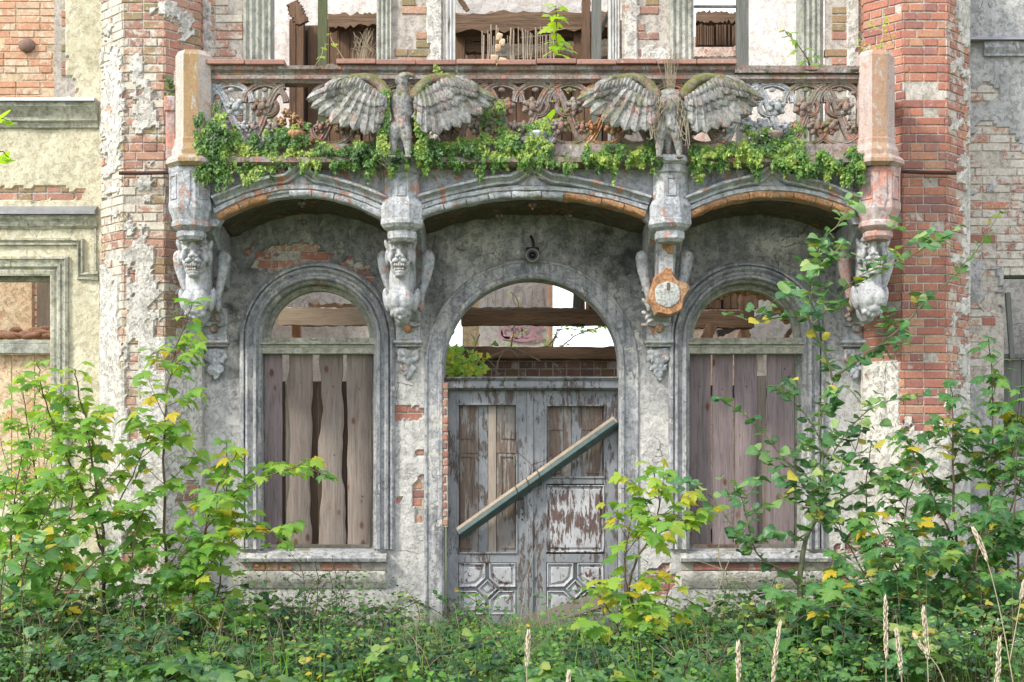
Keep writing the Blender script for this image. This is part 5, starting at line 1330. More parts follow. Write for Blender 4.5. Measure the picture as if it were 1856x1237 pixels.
for k in range(24):
    s_ = rg.choice([-1, 1]); x = 1214+rg.uniform(-8, 8); P = []
    for q in range(9):
        t_ = q/8; P.append(W(x+s_*(8+rg.uniform(0, 3)+20*t_**.8+6*math.sin(q+k)), 176+t_*rg.uniform(40, 95), -1.22-.02*math.sin(q)))
    b.tube(P, rg.uniform(.002, .004), 4)
b.build('hanging_roots', [M['root']], EH)
# ---------------------------------------------------------------- leaves
def fan(outline, c, fold=.12, droop=.16, veins=None):
    V = [(c[0], c[1], 0)]+[(x, y, 0) for x, y in outline]
    V = np.array(V, float); r = np.hypot(V[:, 0], V[:, 1]-.2)
    V[:, 2] = fold*np.abs(V[:, 0])-droop*r**2
    F = [(0, i, i+1) for i in range(1, len(outline))]
    vein = [1.]+list(veins)
    return V, np.array(F), np.array(vein)
half = [(.05, -.04, 0), (.17, -.12, .1), (.24, -.06, .1), (.38, -.10, .9), (.34, .01, 0), (.42, .05, .1), (.36, .12, 0), (.50, .13, .2), (.55, .22, .3), (.70, .33, .9), (.56, .36, .1), (.54, .46, .2), (.40, .40, .0), (.26, .44, 0), (.36, .60, .2), (.22, .62, .1), (.22, .76, .2), (.11, .80, .3)]
out = [(0, -.02, .8)]+half+[(0, 1.0, .9)]+[(-x, y, v) for x, y, v in half[::-1]]+[(0, -.02, .8)]
MAPLE = fan([(x, y) for x, y, v in out], (0, .22), .10, .30, [v for x, y, v in out])
def ov(w_, pts=((.0, 0), (.28, .12), (.47, .32), (.5, .5), (.38, .74), (.16, .92), (0, 1.05))):
    o = [(x*w_, y) for x, y in pts]; o = o+[(-x, y) for x, y in o[::-1][1:]]
    return fan(o, (0, .45), .25, .18, [.7 if abs(x) < .01 else 0 for x, y in o])
OVAL = ov(1.35); NARROW = ov(.85)
tri_o = [(0, 0, .6), (.16, .0, 0), (.3, -.04, .5), (.5, .12, .8), (.4, .26, .2), (.26, .3, 0), (.3, .5, .2), (.2, .78, .3), (0, 1, .8)]
tri_o = tri_o+[(-x, y, v) for x, y, v in tri_o[::-1][1:]]
IVY = fan([(x, y) for x, y, v in tri_o], (0, .28), .1, .12, [v for x, y, v in tri_o])
def scatter(T, pos, nrm, tip, size, rnd):
    """leaf template at pos; nrm = upper side, tip = direction of the leaf tip"""
    V0, F0, ve = T; n = len(pos)
    t = tip/np.linalg.norm(tip, axis=1)[:, None]; nn = nrm-t*np.sum(nrm*t, 1)[:, None]; nn /= np.linalg.norm(nn, axis=1)[:, None]+1e-9; x = np.cross(t, nn)
    s = size[:, None, None]; rz = np.random.uniform(.2, 2.3, (n, 1, 1)); rx = np.random.uniform(.78, 1.1, (n, 1, 1))
    V = pos[:, None, :]+s*(rx*V0[None, :, 0, None]*x[:, None, :]+V0[None, :, 1, None]*t[:, None, :]+rz*V0[None, :, 2, None]*nn[:, None, :])
    F = F0[None]+(np.arange(n)*len(V0))[:, None, None]
    return V.reshape(-1, 3), F.reshape(-1, 3), np.repeat(rnd, len(V0)), np.tile(ve, n)
def leaves_obj(name, T, P, mat, parent=None, label=None, origin=None):
    """P: list of (pos, nrm, tip, size, rnd)"""
    if not P: return None
    pos = np.array([p[0][:] for p in P]); nr = np.array([p[1][:] for p in P]); tp = np.array([p[2][:] for p in P]); sz = np.array([p[3] for p in P]); rn = np.array([p[4] for p in P])
    V, F, r, v = scatter(T, pos, nr, tp, sz, rn)
    o = tris(name, V, F, M[mat], parent, r, v, origin)
    if label: o['label'] = label
    return o
def catmull(P, k=6):
    P = [Vector(p) for p in P]; Q = []
    for i in range(len(P)-1):
        a, b, c, d = P[max(0, i-1)], P[i], P[i+1], P[min(len(P)-1, i+2)]
        for j in range(k):
            t = j/k; Q.append(.5*((2*b)+(c-a)*t+(2*a-5*b+4*c-d)*t*t+(3*b-a-3*c+d)*t**3))
    Q.append(P[-1]); return Q
def sapling(name, label, cat, stems, kind='maple', mat='leaf_maple', size=.135, group=None, barkm='bark_brown', seed=1, pal=(0, .85), pet=.13, dens=1., t0=.25, lean=(0, 0, 0), side=.35):
    """stems: list of (points, base radius, leafy)"""
    rg = random.Random(seed); st = MB(); tw = MB(); LV = []
    for pts, r0, leafy in stems:
        Q = catmull([W(*p) for p in pts]); n = len(Q)
        for i in range(1, n-1): Q[i] = Q[i]+Vector((nz(i*.5, seed, 1, 2), nz(i*.5, seed, 5, 2), 0))*.02
        st.tube(Q, [lerp(r0, .0035, (i/(n-1))**.8) for i in range(n)], 6, a=rg.random())
        L = sum((Q[i+1]-Q[i]).length for i in range(n-1)); step = (.10 if kind == 'maple' else .04)/dens
        if not leafy: continue
        d_acc = 0; nxt = L*t0 if leafy < 2 else L*.02; az = rg.uniform(0, 6.28)
        for i in range(n-1):
            sg = (Q[i+1]-Q[i]); sl_ = sg.length
            while nxt < d_acc+sl_:
                p = Q[i]+sg*((nxt-d_acc)/sl_); t_ = nxt/L; tdir = sg.normalized(); az += 1.57+rg.uniform(-.4, .4) if kind == 'maple' else 2.4
                for s_ in ((0, math.pi) if kind == 'maple' else (0,)):
                    if rg.random() < .1: continue
                    h = Vector((math.cos(az+s_), math.sin(az+s_), 0)); d = (h*1.0+tdir*rg.uniform(.25, .8)+Vector((0, 0, .1))).normalized()
                    pl_ = pet*rg.uniform(.5, 1.5)*(1.25-.7*t_)
                    if kind == 'maple' and rg.random() < side and t_ < .85:   # side twig with several leaves
                        bl = rg.uniform(.2, .42)*(1.1-.5*t_); B = [p+d*bl*k/5+Vector((0, 0, .05*bl*k*k/6)) for k in range(6)]
                        tw.tube(B, [.004, .0035, .003, .0025, .002, .0015], 4)
                        for k in range(2, 6):
                            for ss in (-1, 1):
                                d2 = (d+Vector((-d.y, d.x, 0))*ss*rg.uniform(.5, 1.2)+Vector((0, 0, rg.uniform(-.1, .3)))).normalized(); e = B[k]+d2*pet*rg.uniform(.3, .8)
                                tw.tube([B[k], e], .0015, 3); put(LV, e, d2, size*rg.uniform(.55, 1.)*(1.1-.3*t_), rg, pal)
                        continue
                    if kind != 'maple' and rg.random() < side*.5 and t_ < .9:
                        bl = rg.uniform(.12, .38); B = [p+d*bl*k/5+Vector((0, 0, .1*bl*k/5)) for k in range(6)]
                        tw.tube(B, [.003, .003, .0025, .002, .0015, .001], 4)
                        for k in range(1, 6):
                            for ss in (-1, 1):
                                if rg.random() < .25: continue
                                d2 = (d+Vector((-d.y, d.x, 0))*ss*rg.uniform(.4, 1.2)+Vector((0, 0, rg.uniform(-.5, .5)))).normalized(); e = B[k]+d2*.02
                                put(LV, e, d2, size*rg.uniform(.5, 1.1), rg, pal, 1)
                        continue
                    e = p+d*pl_; mid = p+d*pl_*.5+Vector((0, 0, .08*pl_)); tw.tube([p, mid, e], .0016, 3)
                    put(LV, e, d, size*rg.uniform(.7, 1.15)*(1.05-.35*t_), rg, pal, 0 if kind == 'maple' else 1)
                nxt += step*rg.uniform(.8, 1.3)*(1 if kind != 'maple' else (1.2-.6*t_))
            d_acc += sl_
        put(LV, Q[-1], (Q[-1]-Q[-2]).normalized()+Vector((.3, -.3, .2)), size*.6, rg, pal); put(LV, Q[-1], (Q[-1]-Q[-2]).normalized()+Vector((-.4, -.2, .1)), size*.5, rg, pal)
    base = W(*stems[0][0][0]); base.z = 0
    root = empty(name, tuple(base), label, cat, group)
    addmb(st, tw); st.build('trunk', [M[barkm]], root, 'all')
    leaves_obj('foliage', MAPLE if kind == 'maple' else (OVAL if kind == 'oval' else NARROW), LV, mat, root)
    return root
def put(LV, e, d, s, rg, pal, mode=0):
    if mode == 0:   # maple: blades held level, drooping from the stalk
        h = Vector((d.x, d.y, 0)); h = h.normalized() if h.length > .05 else Vector((1, 0, 0))
        tip = h+Vector((rg.uniform(-.3, .3), rg.uniform(-.6, .1), rg.uniform(-.75, -.05))); nr = Vector((rg.uniform(-.35, .35), rg.uniform(-.75, .05), 1))
    else:
        tip = d+Vector((rg.uniform(-.4, .4), rg.uniform(-.4, .4), rg.uniform(-.7, .2))); nr = Vector((rg.uniform(-.8, .8), rg.uniform(-1.2, .3), 1))
    r = pal[0]+(pal[1]-pal[0])*min(1, max(0, rg.gauss(.5, .24)))
    if rg.random() < .03: r = 1
    LV.append((e, nr, tip, s, r))
MG = 'maple saplings in front of the facade'
sapling('maple_sapling', 'tall thin maple sapling reaching the left corner corbel', 'sapling', [([(300, 1215, -1.9), (302, 1060, -1.9), (297, 860, -1.85), (302, 720, -1.8), (318, 640, -1.75), (349, 548, -1.7)], .016, 1)], seed=3, group=MG, pal=(.25, .9), size=.155, t0=.1, pet=.16, side=.3)
sapling('maple_sapling', 'maple sapling with pale tan stem leaning right before the left arched window', 'sapling', [([(342, 1220, -2.1), (345, 1130, -2.1), (365, 990, -2.1), (395, 880, -2.05), (436, 815, -2)], .017, 1), ([(372, 960, -2.1), (425, 900, -2.15), (490, 862, -2.2), (545, 848, -2.2), (592, 862, -2.2)], .007, 2), ([(352, 1060, -2.1), (410, 990, -2.2), (470, 960, -2.25), (510, 985, -2.3)], .007, 2)], seed=5, group=MG, pal=(.2, 1.), size=.145, t0=.15)
sapling('maple_sapling', 'slender straight maple sapling left of the pale tan stem', 'sapling', [([(368, 1225, -1.5), (372, 1170, -1.5), (400, 1040, -1.5), (410, 900, -1.45), (411, 800, -1.4)], .011, 1)], seed=7, group=MG, pal=(.2, .85), size=.135, t0=.2)
sapling('maple_sapling', 'forked maple sapling before the left tower foot', 'sapling', [([(192, 1225, -2.0), (188, 1060, -2.0), (184, 945, -2.0), (165, 820, -2), (142, 705, -1.95), (135, 670, -1.95)], .018, 1), ([(186, 1000, -2.0), (150, 890, -2), (108, 800, -2.05), (75, 700, -2.1), (68, 655, -2.1)], .011, 1), ([(185, 950, -2.0), (205, 930, -1.95), (245, 850, -1.9), (278, 770, -1.85)], .009, 1)], seed=9, group=MG, pal=(.3, .95), size=.155, t0=.2)
sapling('maple_sapling', 'bushy maple sapling at the far left edge', 'sapling', [([(20, 1237, -2.6), (30, 1100, -2.6), (20, 960, -2.6), (45, 800, -2.6)], .014, 1), ([(25, 1080, -2.6), (70, 960, -2.5), (110, 880, -2.5)], .008, 2), ([(100, 1230, -2.3), (95, 1100, -2.3), (120, 1000, -2.3), (60, 930, -2.4)], .01, 1)], seed=11, group=MG, pal=(.1, .8), size=.15, t0=.25)
sapling('maple_sapling', 'low dense maple sapling among the weeds below the left window', 'sapling', [([(250, 1237, -2.2), (245, 1120, -2.2), (240, 1000, -2.2), (270, 900, -2.2)], .012, 1), ([(248, 1130, -2.2), (300, 1040, -2.2), (345, 960, -2.3)], .008, 2), ([(420, 1237, -2.3), (410, 1150, -2.3), (370, 1080, -2.3)], .008, 1)], seed=13, group=MG, pal=(0, .8), size=.15, t0=.1, side=.5)
sapling('maple_sapling', 'yellowing maple sapling beside the right side of the door', 'sapling', [([(1148, 1232, -2.3), (1152, 1120, -2.3), (1140, 1060, -2.3), (1162, 1000, -2.3), (1190, 960, -2.3), (1194, 900, -2.3), (1183, 845, -2.3)], .015, 1), ([(1150, 1130, -2.3), (1133, 1050, -2.35), (1137, 980, -2.35), (1148, 920, -2.35)], .009, 1), ([(1148, 1200, -2.3), (1110, 1120, -2.5), (1080, 1070, -2.5)], .007, 2), ([(1150, 1190, -2.3), (1200, 1110, -2.4), (1215, 1050, -2.4)], .007, 2), ([(1170, 990, -2.3), (1220, 950, -2.3), (1262, 935, -2.2)], .005, 2)], seed=15, group=MG, pal=(.25, 1.05), size=.145, t0=.1, side=.4)
sapling('maple_sapling', 'maple sapling with pale upright stem before the right tower', 'sapling', [([(1742, 1237, -1.9), (1740, 1060, -1.9), (1728, 900, -1.9), (1727, 760, -1.85), (1722, 690, -1.85)], .018, 1), ([(1740, 1090, -1.9), (1790, 960, -1.9), (1835, 820, -1.9), (1850, 700, -1.9)], .011, 1), ([(1738, 1000, -1.9), (1690, 900, -2), (1655, 820, -2), (1640, 790, -2)], .009, 1)], seed=17, group=MG, mat='leaf_maple_dark', pal=(.1, .95), size=.15, t0=.2, side=.5)
sapling('maple_sapling', 'dark broad-leaved maple sapling at the right edge', 'sapling', [([(1860, 1237, -2.4), (1850, 1080, -2.4), (1838, 930, -2.3), (1846, 780, -2.3)], .015, 1), ([(1800, 1237, -2.5), (1790, 1130, -2.5), (1770, 1010, -2.5), (1800, 900, -2.5)], .012, 1)], seed=19, group=MG, mat='leaf_maple_dark', pal=(0, .8), size=.155, t0=.1, side=.5)
sapling('maple_sapling', 'low spreading maple sapling under the right arched window', 'sapling', [([(1560, 1237, -2.6), (1570, 1150, -2.6), (1590, 1040, -2.6), (1620, 960, -2.5)], .012, 1), ([(1565, 1180, -2.6), (1500, 1110, -2.7), (1450, 1090, -2.7)], .008, 2), ([(1575, 1150, -2.6), (1640, 1060, -2.7), (1700, 1000, -2.7)], .009, 2), ([(1640, 1237, -2.9), (1620, 1150, -2.9), (1560, 1100, -2.9)], .009, 1)], seed=21, group=MG, mat='leaf_maple_dark', pal=(.1, .9), size=.17, t0=.1, side=.5)
sapling('maple_sapling', 'tall maple sapling rising highest at the right edge of the weeds', 'sapling', [([(1800, 1237, -1.7), (1806, 1050, -1.7), (1796, 880, -1.7), (1800, 740, -1.7), (1792, 610, -1.7)], .016, 1), ([(1804, 1000, -1.7), (1840, 900, -1.7), (1870, 780, -1.7)], .009, 1)], seed=61, group=MG, mat='leaf_maple_dark', pal=(.2, 1.), size=.15, t0=.2, side=.4)
sapling('maple_sapling', 'maple sapling filling the gap between poplar and right tower', 'sapling', [([(1660, 1237, -2.0), (1655, 1080, -2.0), (1640, 940, -2.0), (1662, 850, -2.0)], .013, 1), ([(1655, 1080, -2.0), (1610, 1000, -2.0), (1580, 930, -2.)], .008, 2)], seed=62, group=MG, mat='leaf_maple_dark', pal=(.15, .95), size=.15, t0=.1, side=.45)
sapling('maple_sapling', 'light green maple sapling at the left edge before the wing window', 'sapling', [([(90, 1237, -1.6), (88, 1060, -1.6), (70, 900, -1.6), (50, 770, -1.6), (40, 680, -1.6)], .013, 1), ([(88, 1050, -1.6), (120, 960, -1.6), (135, 880, -1.6)], .008, 1)], seed=63, group=MG, pal=(.35, .95), size=.15, t0=.2, side=.4)
PG = 'poplar saplings in front of the facade'
sapling('poplar_sapling', 'poplar sapling with green bark spreading before the right arched window', 'sapling', [
    ([(1450, 1180, -1.6), (1450, 1060, -1.6), (1460, 980, -1.6), (1488, 920, -1.6), (1490, 840, -1.6), (1488, 760, -1.6), (1514, 682, -1.6)], .03, 1),
    ([(1514, 682, -1.6), (1563, 648, -1.6), (1626, 600, -1.6), (1678, 548, -1.6), (1722, 507, -1.6), (1774, 448, -1.6), (1812, 385, -1.6)], .013, 2),
    ([(1510, 690, -1.6), (1495, 640, -1.65), (1470, 578, -1.7), (1476, 500, -1.7), (1490, 440, -1.7), (1520, 405, -1.7), (1552, 350, -1.7)], .011, 2),
    ([(1472, 590, -1.7), (1510, 550, -1.75), (1560, 500, -1.8), (1640, 470, -1.8), (1740, 410, -1.8)], .006, 2),
    ([(1452, 1065, -1.6), (1420, 1035, -1.65), (1378, 1010, -1.7), (1362, 975, -1.7), (1340, 880, -1.7)], .012, 2),
    ([(1488, 925, -1.6), (1420, 830, -1.7), (1360, 760, -1.75), (1300, 720, -1.8)], .008, 2),
    ([(1495, 480, -1.72), (1478, 450, -1.8), (1470, 430, -1.85)], .005, 2), ([(1478, 540, -1.7), (1460, 500, -1.8), (1500, 470, -1.9), (1530, 440, -1.9)], .005, 2),
    ([(1490, 800, -1.6), (1450, 740, -1.7), (1400, 700, -1.8)], .006, 2), ([(1488, 880, -1.6), (1540, 840, -1.5), (1560, 780, -1.5)], .006, 2), ([(1500, 720, -1.6), (1530, 700, -1.7), (1560, 730, -1.7)], .006, 2), ([(1478, 940, -1.6), (1510, 930, -1.5), (1530, 980, -1.5)], .006, 2),
    ([(1480, 940, -1.6), (1540, 895, -1.6), (1600, 860, -1.65), (1650, 838, -1.7)], .012, 2),
    ([(1476, 580, -1.7), (1420, 575, -1.75), (1370, 582, -1.8), (1318, 568, -1.8)], .005, 2),
    ([(1462, 980, -1.6), (1420, 968, -1.7), (1350, 975, -1.8), (1290, 900, -1.8), (1250, 870, -1.8)], .007, 2),
    ([(1490, 860, -1.6), (1530, 790, -1.6), (1580, 740, -1.6), (1640, 720, -1.6)], .007, 2)],
    'oval', 'leaf_oval', .095, PG, 'bark', 23, (0, .95), .02, 1.0, .5, side=.55)
sapling('poplar_sapling', 'poplar sapling with thin curving shoots at the bottom left', 'sapling', [([(60, 1237, -2.9), (90, 1140, -2.9), (150, 1040, -2.9), (200, 1000, -2.9)], .014, 2), ([(70, 1210, -2.9), (40, 1080, -2.9), (60, 980, -2.9), (120, 930, -2.9)], .01, 2), ([(150, 1237, -3), (200, 1180, -3), (260, 1150, -3), (330, 1145, -3)], .008, 2), ([(20, 1237, -2.9), (0, 1120, -2.9), (10, 1000, -2.9)], .01, 2)], 'oval', 'leaf_oval', .10, PG, 'bark_brown', 25, (.2, .9), .03, .8, .1, side=.4)
sapling('poplar_sapling', 'leafy poplar sapling before the wall right of the right arched window', 'sapling', [([(1600, 1237, -1.4), (1590, 1050, -1.4), (1570, 900, -1.4), (1580, 800, -1.4)], .012, 1), ([(1590, 1080, -1.4), (1520, 960, -1.4), (1440, 860, -1.4)], .008, 2), ([(1590, 1050, -1.4), (1650, 950, -1.4), (1700, 870, -1.4)], .008, 2)], 'oval', 'leaf_oval', .08, PG, 'bark', 27, (0, .8), .02, .8, .2, side=.5)
# twigs that come in from the edges and grow on the ruin
sapling('branch', 'lime green leafy twig hanging in from the left edge', 'branch', [([(-90, 330, -3.5), (-40, 300, -3.5), (0, 275, -3.5), (18, 290, -3.5)], .006, 2), ([(-80, 240, -3.5), (-40, 220, -3.5), (0, 215, -3.5), (20, 222, -3.5)], .005, 2)], 'oval', 'leaf_lime', .12, None, 'bark_brown', 31, (0, .8), .03, .5, .1, side=0)
sapling('maple_seedling', 'lime green maple seedling growing behind the balcony rail', 'sapling', [([(1012, 240, -.4), (1012, 160, -.4), (1010, 80, -.4), (1008, 10, -.4)], .006, 2)], 'maple', 'leaf_lime', .17, 'maple seedlings on the balcony', 'bark_brown', 33, (0, .9), .09, 1.5, .0, side=0)
sapling('maple_seedling', 'small maple seedling in front of the right upper window', 'sapling', [([(1478, 150, -.5), (1462, 105, -.5), (1440, 75, -.5), (1420, 55, -.5)], .006, 2), ([(1470, 130, -.5), (1462, 112, -.5), (1445, 125, -.6)], .004, 2)], 'maple', 'leaf_maple', .10, 'maple seedlings on the balcony', 'bark_brown', 35, (.3, .8), .06, 1.1, .1, side=0)
sapling('weed', 'wispy yellow green weed on top of the right end post', 'plant', [([(1590, 108, -.9), (1570, 85, -.9), (1555, 70, -.9)], .002, 2), ([(1590, 108, -.9), (1600, 60, -.9), (1604, 20, -.9)], .002, 2), ([(1590, 108, -.9), (1612, 90, -.9), (1620, 65, -.9)], .002, 2)], 'narrow', 'leaf_lime', .04, None, 'stalk', 37, (0, .9), .01, 1.3, .1, side=.3)
sapling('weed', 'small pale weed on the sill of the left upper window', 'plant', [([(566, 126, -.6), (580, 105, -.6), (592, 80, -.6)], .002, 2), ([(630, 120, -.6), (612, 90, -.6), (596, 62, -.6)], .002, 1)], 'maple', 'leaf_lime', .05, None, 'stalk', 38, (.5, 1), .02, 1., .1, side=0)
sapling('sapling', 'leafy young sapling growing inside the ruin behind the door', 'sapling', [([(925, 640, 3.5), (930, 600, 3.5), (940, 550, 3.5), (925, 530, 3.5)], .012, 2), ([(1000, 650, 3.2), (1040, 610, 3.2), (1100, 590, 3.2)], .01, 2), ([(1000, 650, 3.2), (1010, 600, 3.2), (1060, 600, 3.2)], .01, 2), ([(960, 650, 3.2), (1000, 620, 3.2), (1020, 590, 3.2)], .01, 2)], 'narrow', 'leaf_maple', .06, None, 'bark_brown', 39, (.3, 1.05), .02, 1.1, .1, side=.3)
# creeper hanging over the low wall behind the door
rg = random.Random(41); LV = []; b = MB()
for k in range(330):
    px = 803+abs(rg.gauss(0, 34)); py = 680-abs(rg.gauss(0, 22))-max(0, 20-(px-805)*.3)*rg.random()
    if px > 930: continue
    LV.append((W(px, min(py, 684), rg.uniform(.5, 1.4)), Vector((rg.uniform(-.5, .5), -1, rg.uniform(.2, 1.2))), Vector((rg.uniform(-1, 1), rg.uniform(-.5, .1), rg.uniform(-1, .4))), rg.uniform(.04, .075), rg.random()**.7))
cr = empty('creeper', tuple(W(860, 684, 1.)), 'yellow green creeper spilling over the low brick wall inside the doorway', 'plant')
leaves_obj('foliage', IVY, LV, 'leaf_maple', cr)
for pts in ([(835, 660), (870, 655), (905, 640), (925, 635), (940, 648)], [(900, 682), (903, 655), (925, 630), (980, 655)], [(850, 640), (880, 650), (900, 668)], [(870, 605), (860, 630), (850, 660)]): b = MB(); b.tube(catmull([W(px, py, 1.2) for px, py in pts]), .006, 5); b.build('stem', [M['root']], cr, 'all')
# bare tree branches beyond, seen against the sky in the fanlight
b = MB(); rg = random.Random(5); LV = []
tr_ = empty('tree', (1.6, 11, 0), 'slim tree with sparse leaves beyond the ruin, seen through the fanlight', 'tree')
def limb(p, d, l, r, lv):
    q = p+d*l; b.tube([p, lerp(p, q, .5)+Vector((rg.uniform(-.04, .04), 0, .02)), q], [r, r*.8, r*.6], 5)
    if lv == 0 or l < .1:
        for k in range(2): LV.append((lerp(p, q, rg.random())+Vector((rg.gauss(0, .06), rg.gauss(0, .06), rg.gauss(0, .05))), Vector((rg.uniform(-1, 1), -1, 1)), Vector((rg.uniform(-1, 1), rg.uniform(-1, 1), -.5)), rg.uniform(.05, .1), rg.random()))
        return
    for k in range(3):
        nd = (d+Vector((rg.uniform(-.9, .9), rg.uniform(-.9, .9), rg.uniform(-.3, .5)))).normalized(); limb(lerp(p, q, rg.uniform(.5, 1)), nd, l*rg.uniform(.6, .8), r*.6, lv-1)
b.tube([(1.6, 11, 0), (1.55, 11, 1.2), (1.6, 11, 2.2)], [.09, .07, .05], 8)
for k in range(3): limb(Vector((1.6, 11, 1.5+.2*k)), Vector((rg.uniform(-.8, .8), rg.uniform(-.5, .5), .7)).normalized(), 1.0, .035, 5)
b.build('trunk', [M['bark_brown']], tr_); leaves_obj('crown', OVAL, LV, 'leaf_maple_dark', tr_)

# ---------------------------------------------------------------- ivy along the balcony
def ivy(name, label, spec, n, seed, szr=(.017, .036)):
    """spec: list of (px0,px1,py_top,py_bottom,Y,depth,weight)"""
    rg = random.Random(seed); LV = []; tot = sum(s[6] for s in spec)
    for s in spec:
        k = int(n*s[6]/tot); c = 0
        while c < k:
            px = rg.uniform(s[0], s[1]); u = rg.random(); tt = rg.random()
            top = s[2]+12*nz(px*.03, seed, 1, 3)*2; bot = s[3]+(44 if s[3] > 290 else 20)*nz(px*.05, seed, 7, 4)
            py = lerp(top, bot, tt)
            bulge = math.sin(math.pi*min(1, max(0, tt)))**.6*s[5]*.6*(.6+.8*(nz(px*.05, py*.05, 3, 3)+.4))
            p = W(px, py, s[4]-bulge*rg.uniform(.25, 1.))
            if nz(px*.05, py*.05, 9, 3) < -.34: c += .3; continue
            br = .62+.9*nz(px*.022, py*.03, 5, 3)
            LV.append((p, Vector((rg.gauss(0, .45), -1, rg.gauss(.5, .4))), Vector((rg.gauss(0, .6), rg.gauss(-.2, .3), -1+rg.gauss(0, .5))), rg.uniform(*szr), min(1, max(0, br+rg.gauss(0, .17))))); c += 1
    iv = empty(name, tuple(W(spec[0][0], spec[0][3], spec[0][4])), label, 'ivy', 'ivy growing on the balcony')
    leaves_obj('foliage', IVY, LV, 'leaf_ivy', iv)
    b = MB()
    for k in range(14):
        s = rg.choice(spec[:2]); px = rg.uniform(s[0], s[1]); b.tube(catmull([W(px+rg.uniform(-6, 6)*q, s[3]-8+q*rg.uniform(6, 12), s[4]-.03) for q in range(4)], 3), .0015, 3)
    b.build('stems', [M['root']], iv); return iv
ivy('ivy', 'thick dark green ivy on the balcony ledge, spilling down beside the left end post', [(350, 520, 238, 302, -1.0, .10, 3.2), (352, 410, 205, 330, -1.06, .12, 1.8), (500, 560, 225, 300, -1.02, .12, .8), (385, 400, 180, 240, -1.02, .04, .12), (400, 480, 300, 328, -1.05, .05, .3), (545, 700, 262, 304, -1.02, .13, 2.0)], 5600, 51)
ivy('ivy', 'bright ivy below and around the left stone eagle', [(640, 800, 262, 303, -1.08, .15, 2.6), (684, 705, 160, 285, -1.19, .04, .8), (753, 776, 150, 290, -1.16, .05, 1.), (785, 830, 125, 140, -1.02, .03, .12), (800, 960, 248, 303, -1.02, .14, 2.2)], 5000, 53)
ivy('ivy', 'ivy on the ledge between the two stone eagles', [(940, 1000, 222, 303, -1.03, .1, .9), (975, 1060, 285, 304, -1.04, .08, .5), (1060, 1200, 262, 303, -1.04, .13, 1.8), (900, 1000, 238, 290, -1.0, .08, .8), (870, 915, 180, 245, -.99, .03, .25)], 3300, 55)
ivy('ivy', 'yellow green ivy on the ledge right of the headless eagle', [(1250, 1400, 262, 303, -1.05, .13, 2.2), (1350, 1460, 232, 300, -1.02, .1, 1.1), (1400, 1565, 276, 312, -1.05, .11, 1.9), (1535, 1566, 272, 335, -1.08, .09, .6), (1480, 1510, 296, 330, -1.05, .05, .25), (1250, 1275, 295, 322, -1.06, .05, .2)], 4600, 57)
b = MB(); rg = random.Random(61)
ds = empty('dry_grass', tuple(W(1216, 150, -1.0)), 'tuft of dry straw grass above the headless eagle', 'grass')
for k in range(34):
    x = 1216+rg.gauss(0, 5); b.tube([W(x+rg.uniform(-8, 8), 190, -1.06), W(x+rg.uniform(-4, 4), 155, -1.08), W(x+rg.gauss(0, 7), rg.uniform(85, 130), -1.05)], .0016, 3)
b.build('blades', [M['stalk']], ds)
b = MB(); ds = empty('dry_grass', tuple(W(660, 118, -.5)), 'tuft of dry straw grass behind the rail in the left upper window', 'grass')
for k in range(46):
    x = 655+rg.gauss(0, 8); b.tube([W(x, 125, -.6), W(x+rg.gauss(4, 6), 95, -.6), W(x+rg.gauss(12, 10), rg.uniform(50, 90), -.6)], .0017, 3)
b.build('blades', [M['stalk']], ds)
b = MB(); LV = []
for k in range(60):
    p = W(309+rg.gauss(0, 5), 158+rg.gauss(0, 10), -.62); LV.append((p, Vector((rg.gauss(0, 1), -1, .6)), Vector((rg.gauss(0, 1), -.3, rg.gauss(0, 1))), rg.uniform(.02, .04), rg.uniform(.3, 1)))
ds = empty('weed', tuple(W(309, 178, -.62)), 'tiny ragged weed on the thin pink side pier', 'plant'); leaves_obj('foliage', IVY, LV, 'leaf_under', ds)

# ---------------------------------------------------------------- undergrowth
def hgt(x, y):
    """height of the ground cover"""
    px = PX(x, y)
    h = .17+.16*nz(x*1.1, y*1.1, 2, 4)+.12*sstep(-1.6, -.4, y)*max(0, nz(x*1.6, 1, 0, 3)+.2)
    if px < 520: h += .14*sstep(520, 150, px)
    if px > 1260: h += .3*sstep(1260, 1650, px)
    if 620 < px < 1240 and y > -2.4: h *= .4
    return max(.03, h)
rg = random.Random(71)
def cover(name, label, xr, yr, n, T, mat, sz, seed, pal=(0, 1), dens=None):
    rg = random.Random(seed); LV = []
    while len(LV) < n:
        x = rg.uniform(*xr); y = rg.uniform(*yr)
        g = nz(x*1.6, y*1.6, seed, 4)
        if dens and not dens(x, y): continue
        if g < -.1 and rg.random() < .75: continue
        h = hgt(x, y)*(.75+.6*g); z = h*(1-abs(rg.gauss(0, .33)))
        if z < 0: continue
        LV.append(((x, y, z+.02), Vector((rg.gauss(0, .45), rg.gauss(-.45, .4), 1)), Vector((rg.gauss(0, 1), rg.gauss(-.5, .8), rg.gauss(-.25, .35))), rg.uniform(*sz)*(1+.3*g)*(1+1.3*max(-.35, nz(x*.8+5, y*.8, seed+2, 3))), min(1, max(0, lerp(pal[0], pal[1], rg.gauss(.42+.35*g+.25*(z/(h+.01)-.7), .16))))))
    LV = [(Vector(a), b_, c, d, e) for a, b_, c, d, e in LV]
    o = leaves_obj(name, T, LV, mat, None, label, (0, 0, 0)); tag(o, label, 'ground cover', None, 'stuff'); return o
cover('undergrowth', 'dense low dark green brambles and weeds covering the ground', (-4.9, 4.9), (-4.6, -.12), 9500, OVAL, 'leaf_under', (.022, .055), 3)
cover('undergrowth', 'small bright ivy-leaved weeds among the brambles at the wall foot', (-4.6, 4.6), (-3.6, -.1), 5500, IVY, 'leaf_under', (.025, .065), 4, (.15, 1.))
